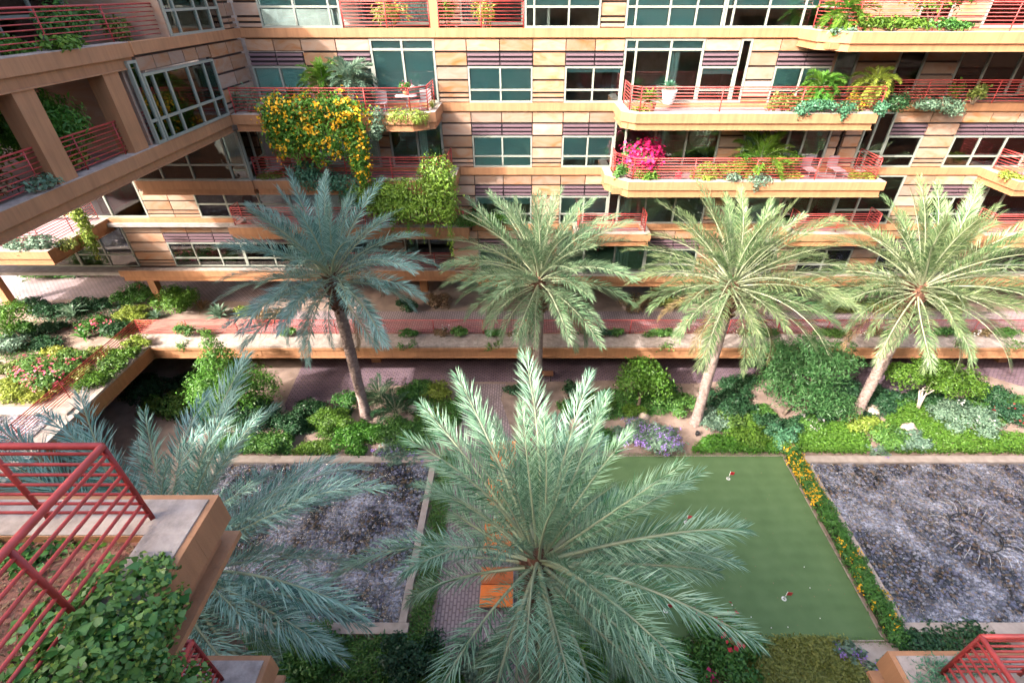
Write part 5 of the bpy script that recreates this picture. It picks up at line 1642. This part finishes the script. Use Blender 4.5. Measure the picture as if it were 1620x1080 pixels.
vine('succulent', 'pale green succulent trailing over the bougainvillea balcony edge', [(1200, 285, 22, 8), (1195, 293, 8, 7), (1160, 280, 14, 5)], 24.35, .35, 800, .13, 'grey')
bp('small green plant on the far right balcony', 's', 1612, 262, 30, .5, 24.9, zC, 'lime')
# top right balcony (floor A)
bp('fern like palm at the left end of the top right balcony', 'p', 1345, 15, 92, 1.2, 24.9, zA, 'creep', th=.7, nf=60, n=50, lw=.04, emin=-30, name='areca_palm')
bp('dense green shrub tree in the middle of the top right balcony', 's', 1480, 8, 96, 1.7, 24.7, zA + .5, 'bright', dens=2.2, wy=1.3)
bp('clipped hedge along the top right balcony', 's', 1415, 42, 118, .55, 24.2, zA + .2, 'bright', wy=.6, lobes=12, dens=1.6, name='hedge_plant')
bp('short clipped hedge at the right of the top right balcony', 's', 1500, 44, 64, .5, 24.2, zA + .2, 'mid', wy=.6, lobes=8, dens=1.6, name='hedge_plant')
bp('grey trailing plant at the corner of the top right balcony', 's', 1335, 48, 40, .35, 24.35, zA + .05, 'grey', wy=.6)
# top centre balcony (floor A, recessed)
bp('bamboo like plant left of the middle column of the top balcony', 's', 612, 22, 60, 1.3, 27.3, zA, 'olive', dens=.6, aspect=.2, leaf=.3)
bp('bright bamboo right of the middle column of the top balcony', 's', 705, 15, 34, 1.9, 27.2, zA, 'bright', aspect=.25, leaf=.25, lobes=6)
bp('pale bamboo in the right part of the top balcony', 's', 765, 22, 30, 1.4, 27.4, zA, 'lime', dens=.6, aspect=.2, leaf=.26)
# bridge wing plants
def wing(label, y, x, w_, h, z, colr, **k): return shrub(k.pop('name', 'balcony_plant'), 'plant', label, Vector((x, y, z)), w_, h, colr, **k)
wing('tall dark bamboo behind the second column of the bridge wing', 15.9, -14.75, 2.3, 2.75, ZB, 'bright', wy=2.9, leaf=.2, aspect=.3, lobes=12, dens=1.5)
wing('dense green shrub between the bridge wing columns', 13.2, -14.9, 2.6, 2.2, ZB, 'bright', wy=2.2)
wing('twiggy grey shrub behind the bridge railing at the left', 12.4, -13.9, 1.2, 1.1, ZB, 'dry', wy=1.4)
wing('small lime shrub inside the bridge rail near the second column', 16.3, -14.2, .9, .8, ZB, 'lime')
wing('large green shrub at the left edge of the bridge wing', 11.0, -15.0, 2.8, 2.3, ZB, 'bright', wy=2.2)
wing('low yellow flowered plant at the glass end of the bridge wing', 19.0, -14.6, .8, .9, ZB, 'lime', fl='yellow', nf=40)
wing('potted palm like shrub on the upper bridge terrace, at the left', 12.6, -15.2, 1.8, 1.9, ZA, 'lime', leaf=.26, aspect=.2)
wing('low green hedge plant on the upper bridge terrace', 15.2, -14.1, 1.0, .6, ZA, 'bright', wy=2.4)
wing('leafy dark shrub on the upper bridge terrace near the far end', 18.6, -14.5, 1.2, 1.4, ZA, 'mid', wy=2.2)
wing('bright trailing plant over the upper bridge ledge', 16.6, -13.25, .7, .35, ZA + .18, 'bright', wy=1.5)
wing('small olive shrub on the upper bridge terrace beside the glass bay', 20.6, -14.4, .9, 1.0, ZA, 'olive')
wing('wispy grey plant drooping over the bridge ledge at a column foot', 13.6, -13.2, .6, .4, ZB + .2, 'grey', wy=1.0, dens=.4)

# ------------------------------------------------------------ balcony furniture
def chair(label, x, y, z, rot=0, lounge=False):
    e = empty('chair', (x, y, z))
    tag(e, label, 'chair')
    L = .95 if lounge else .5
    pbox('seat', e, M['fabric'] if lounge else M['steel'], x - .26, x + .26, y - L / 2, y + L / 2, z + .40, z + .44)
    mb = MB()
    mb.prism([(x - .26, y + L / 2), (x + .26, y + L / 2), (x + .26, y + L / 2 + .04), (x - .26, y + L / 2 + .04)], z + .44, z + .92)
    mb.build('backrest', M['fabric'] if lounge else M['steel'], e)
    for a in (-.23, .2):
        for b in (-L / 2 + .02, L / 2 - .05): pbox('leg', e, M['steel'], x + a, x + a + .03, y + b, y + b + .03, z, z + .40)
    return e
def xat(u, v, y): return yp(u, v, y)[0].x
def table(label, u, v, y, z, r=.45):
    x = xat(u, v, y)
    e = empty('bistro_table', (x, y, z))
    tag(e, label, 'table')
    MB().lathe((x, y, z + .70), [(.01, 0), (r, 0), (r, .03), (.01, .03)], 18).build('tabletop', M['white'], e)
    MB().tube([(x, y, z), (x, y, z + .7)], .035, 8).build('stem', M['steel'], e)
    for i in range(3):
        a = i * 2.094
        MB().tube([(x, y, z + .12), (x + .34 * math.cos(a), y + .34 * math.sin(a), z + .01)], .02, 5).build('leg', M['steel'], e)
    return x
tx = table('round white bistro table in front of the teal sliding door', 642, 150, 25.4, zB, .5)
o = link('flower_pot', MB().lathe((0, 0, 0), [(.09, 0), (.14, .2), (.15, .22), (.12, .2), (.01, .18)], 12).mesh('flower_pot', M['terra']), None, (tx, 25.4, zB + .732))
tag(o, 'orange flower pot on the round bistro table', 'pot')
shrub('flower_bunch', 'flowers', 'pink and orange flowers in the pot on the bistro table', Vector((tx, 25.4, zB + .93)), .45, .35, 'mid', fl='pink', nf=40, leaf=.09, fsize=.09)
chair('grey chair left of the round bistro table', xat(602, 160, 25.3), 25.3, zB)
chair('grey metal chair right of the round bistro table', xat(672, 155, 25.7), 25.7, zB)
chair('pale chair at the left end of the middle left balcony', xat(432, 255, 25.6), 25.6, zC)
chair('grey chair next to the pale one on the middle left balcony', xat(466, 258, 25.7), 25.7, zC)
chair('plum lounge chair left of two on the bougainvillea balcony', xat(1283, 262, 25.6), 25.6, zC, lounge=True)
chair('plum lounge chair right of two on the bougainvillea balcony', xat(1325, 262, 25.7), 25.7, zC, lounge=True)
x = xat(1075, 268, 25.2)
ln = empty('lantern', (x, 25.2, zC))
tag(ln, 'small red lantern standing on the bougainvillea balcony floor', 'lantern')
MB().box(x - .12, x + .12, 25.08, 25.32, zC + .05, zC + .34).build('body', M['redflag'], ln)
MB().lathe((x, 25.2, zC + .34), [(.17, 0), (.08, .1), (.02, .13)], 8).build('cap', M['redflag'], ln)
MB().box(x - .15, x + .15, 25.05, 25.35, zC, zC + .048).build('base', M['redflag'], ln)

# ------------------------------------------------------------ ivy on the near balconies
zb = ZB + .28
e = empty('ivy', (-3.5, 2.2, zb))
tag(e, 'glossy green ivy spilling over the ledge of the near left balcony', 'ivy')
I1 = [(-3.62, 2.2, zb, .34, .45, .22), (-3.55, 1.7, zb, .42, .5, .26), (-3.3, 1.9, zb - .12, .2, .5, .3), (-3.25, 1.4, zb - .2, .25, .5, .35), (-3.9, 2.1, zb - .1, .4, .6, .18), (-3.7, 1.3, zb, .5, .5, .25), (-3.12, 1.65, zb - .45, .16, .4, .35), (-3.45, 2.55, zb - .02, .18, .22, .1), (-3.08, 1.35, zb - .5, .2, .5, .4), (-3.0, 1.7, zb - .75, .14, .35, .3), (-3.2, 2.2, zb - .15, .12, .3, .16), (-3.35, 1.1, zb + .05, .5, .4, .2)]
stems(e, (-3.7, 1.7, zb - .2), I1, M['bark'], .015)
foliage('foliage', I1, 9500, .07, LM['ivy'], e, 91, hexa=True, aspect=.85, surf=.5, low=-1, up=.4, droop=.15, lump=.2)
foliage('foliage', [(-4.3, 2.3, zb - .2, .5, .45, .13), (-4.6, 2.9, zb - .18, .5, .18, .12)], 900, .07, LM['bright'], e, 92, aspect=.75, surf=.3, low=-.2)
foliage('foliage', I1, 1700, .045, LM['lime'], e, 96, hexa=True, aspect=.75, surf=.9, low=-1, up=.5)
foliage('foliage', I1, 900, .09, LM['ivy'], e, 97, hexa=True, aspect=.9, surf=.8, low=-1, up=.4, droop=.35)
e = empty('ivy', (-5.6, 2.5, zb - .1))
tag(e, 'darker ivy carpeting the inside of the near left balcony', 'ivy')
I2 = [(-4.9, 2.75, zb - .18, .5, .22, .2), (-5.8, 2.7, zb - .18, .8, .3, .24), (-6.8, 2.6, zb - .15, .8, .35, .25), (-4.75, 1.9, zb - .22, .3, .3, .1)]
stems(e, (-5.6, 2.5, zb - .2), I2, M['bark'], .015)
foliage('foliage', I2, 5200, .07, LM['ivy'], e, 93, hexa=True, aspect=.85, surf=.4, low=-.2, droop=.15)
# leaf litter on the bed
rng = np.random.default_rng(5)
n = 1500
Pl = np.column_stack([rng.uniform(-5.2, -3.82, n), rng.uniform(1.0, 2.9, n), np.full(n, ZB + .08 + .115) + rng.uniform(0, .02, n)])
V, F = leaves(Pl, rng.normal(size=(n, 3)) * .4 + np.array([0, 0, 1]), .07, rng, .3, .1)
o = link('leaf_litter', npmesh('leaf_litter', V, F, LM['dry']))
o['kind'] = 'stuff'
zc = ZC + .28
e = empty('creeper', (5.9, 2.7, zc))
tag(e, 'blue green feathery plant on the bottom right balcony ledge', 'plant')
I3 = [(5.55, 2.95, zc, .25, .2, .14), (5.3, 2.7, zc, .2, .3, .12), (6.1, 3.0, zc, .5, .15, .14), (6.4, 2.3, zc - .1, .9, .3, .2)]
stems(e, (5.7, 2.7, zc - .1), I3, M['bark'], .015)
foliage('foliage', I3, 3200, .07, LM['blue'], e, 94, aspect=.22, surf=.4, low=-.4)
for k, v in LABELS.items():
    if len(v) > 1: print('DUP LABEL', k, v)
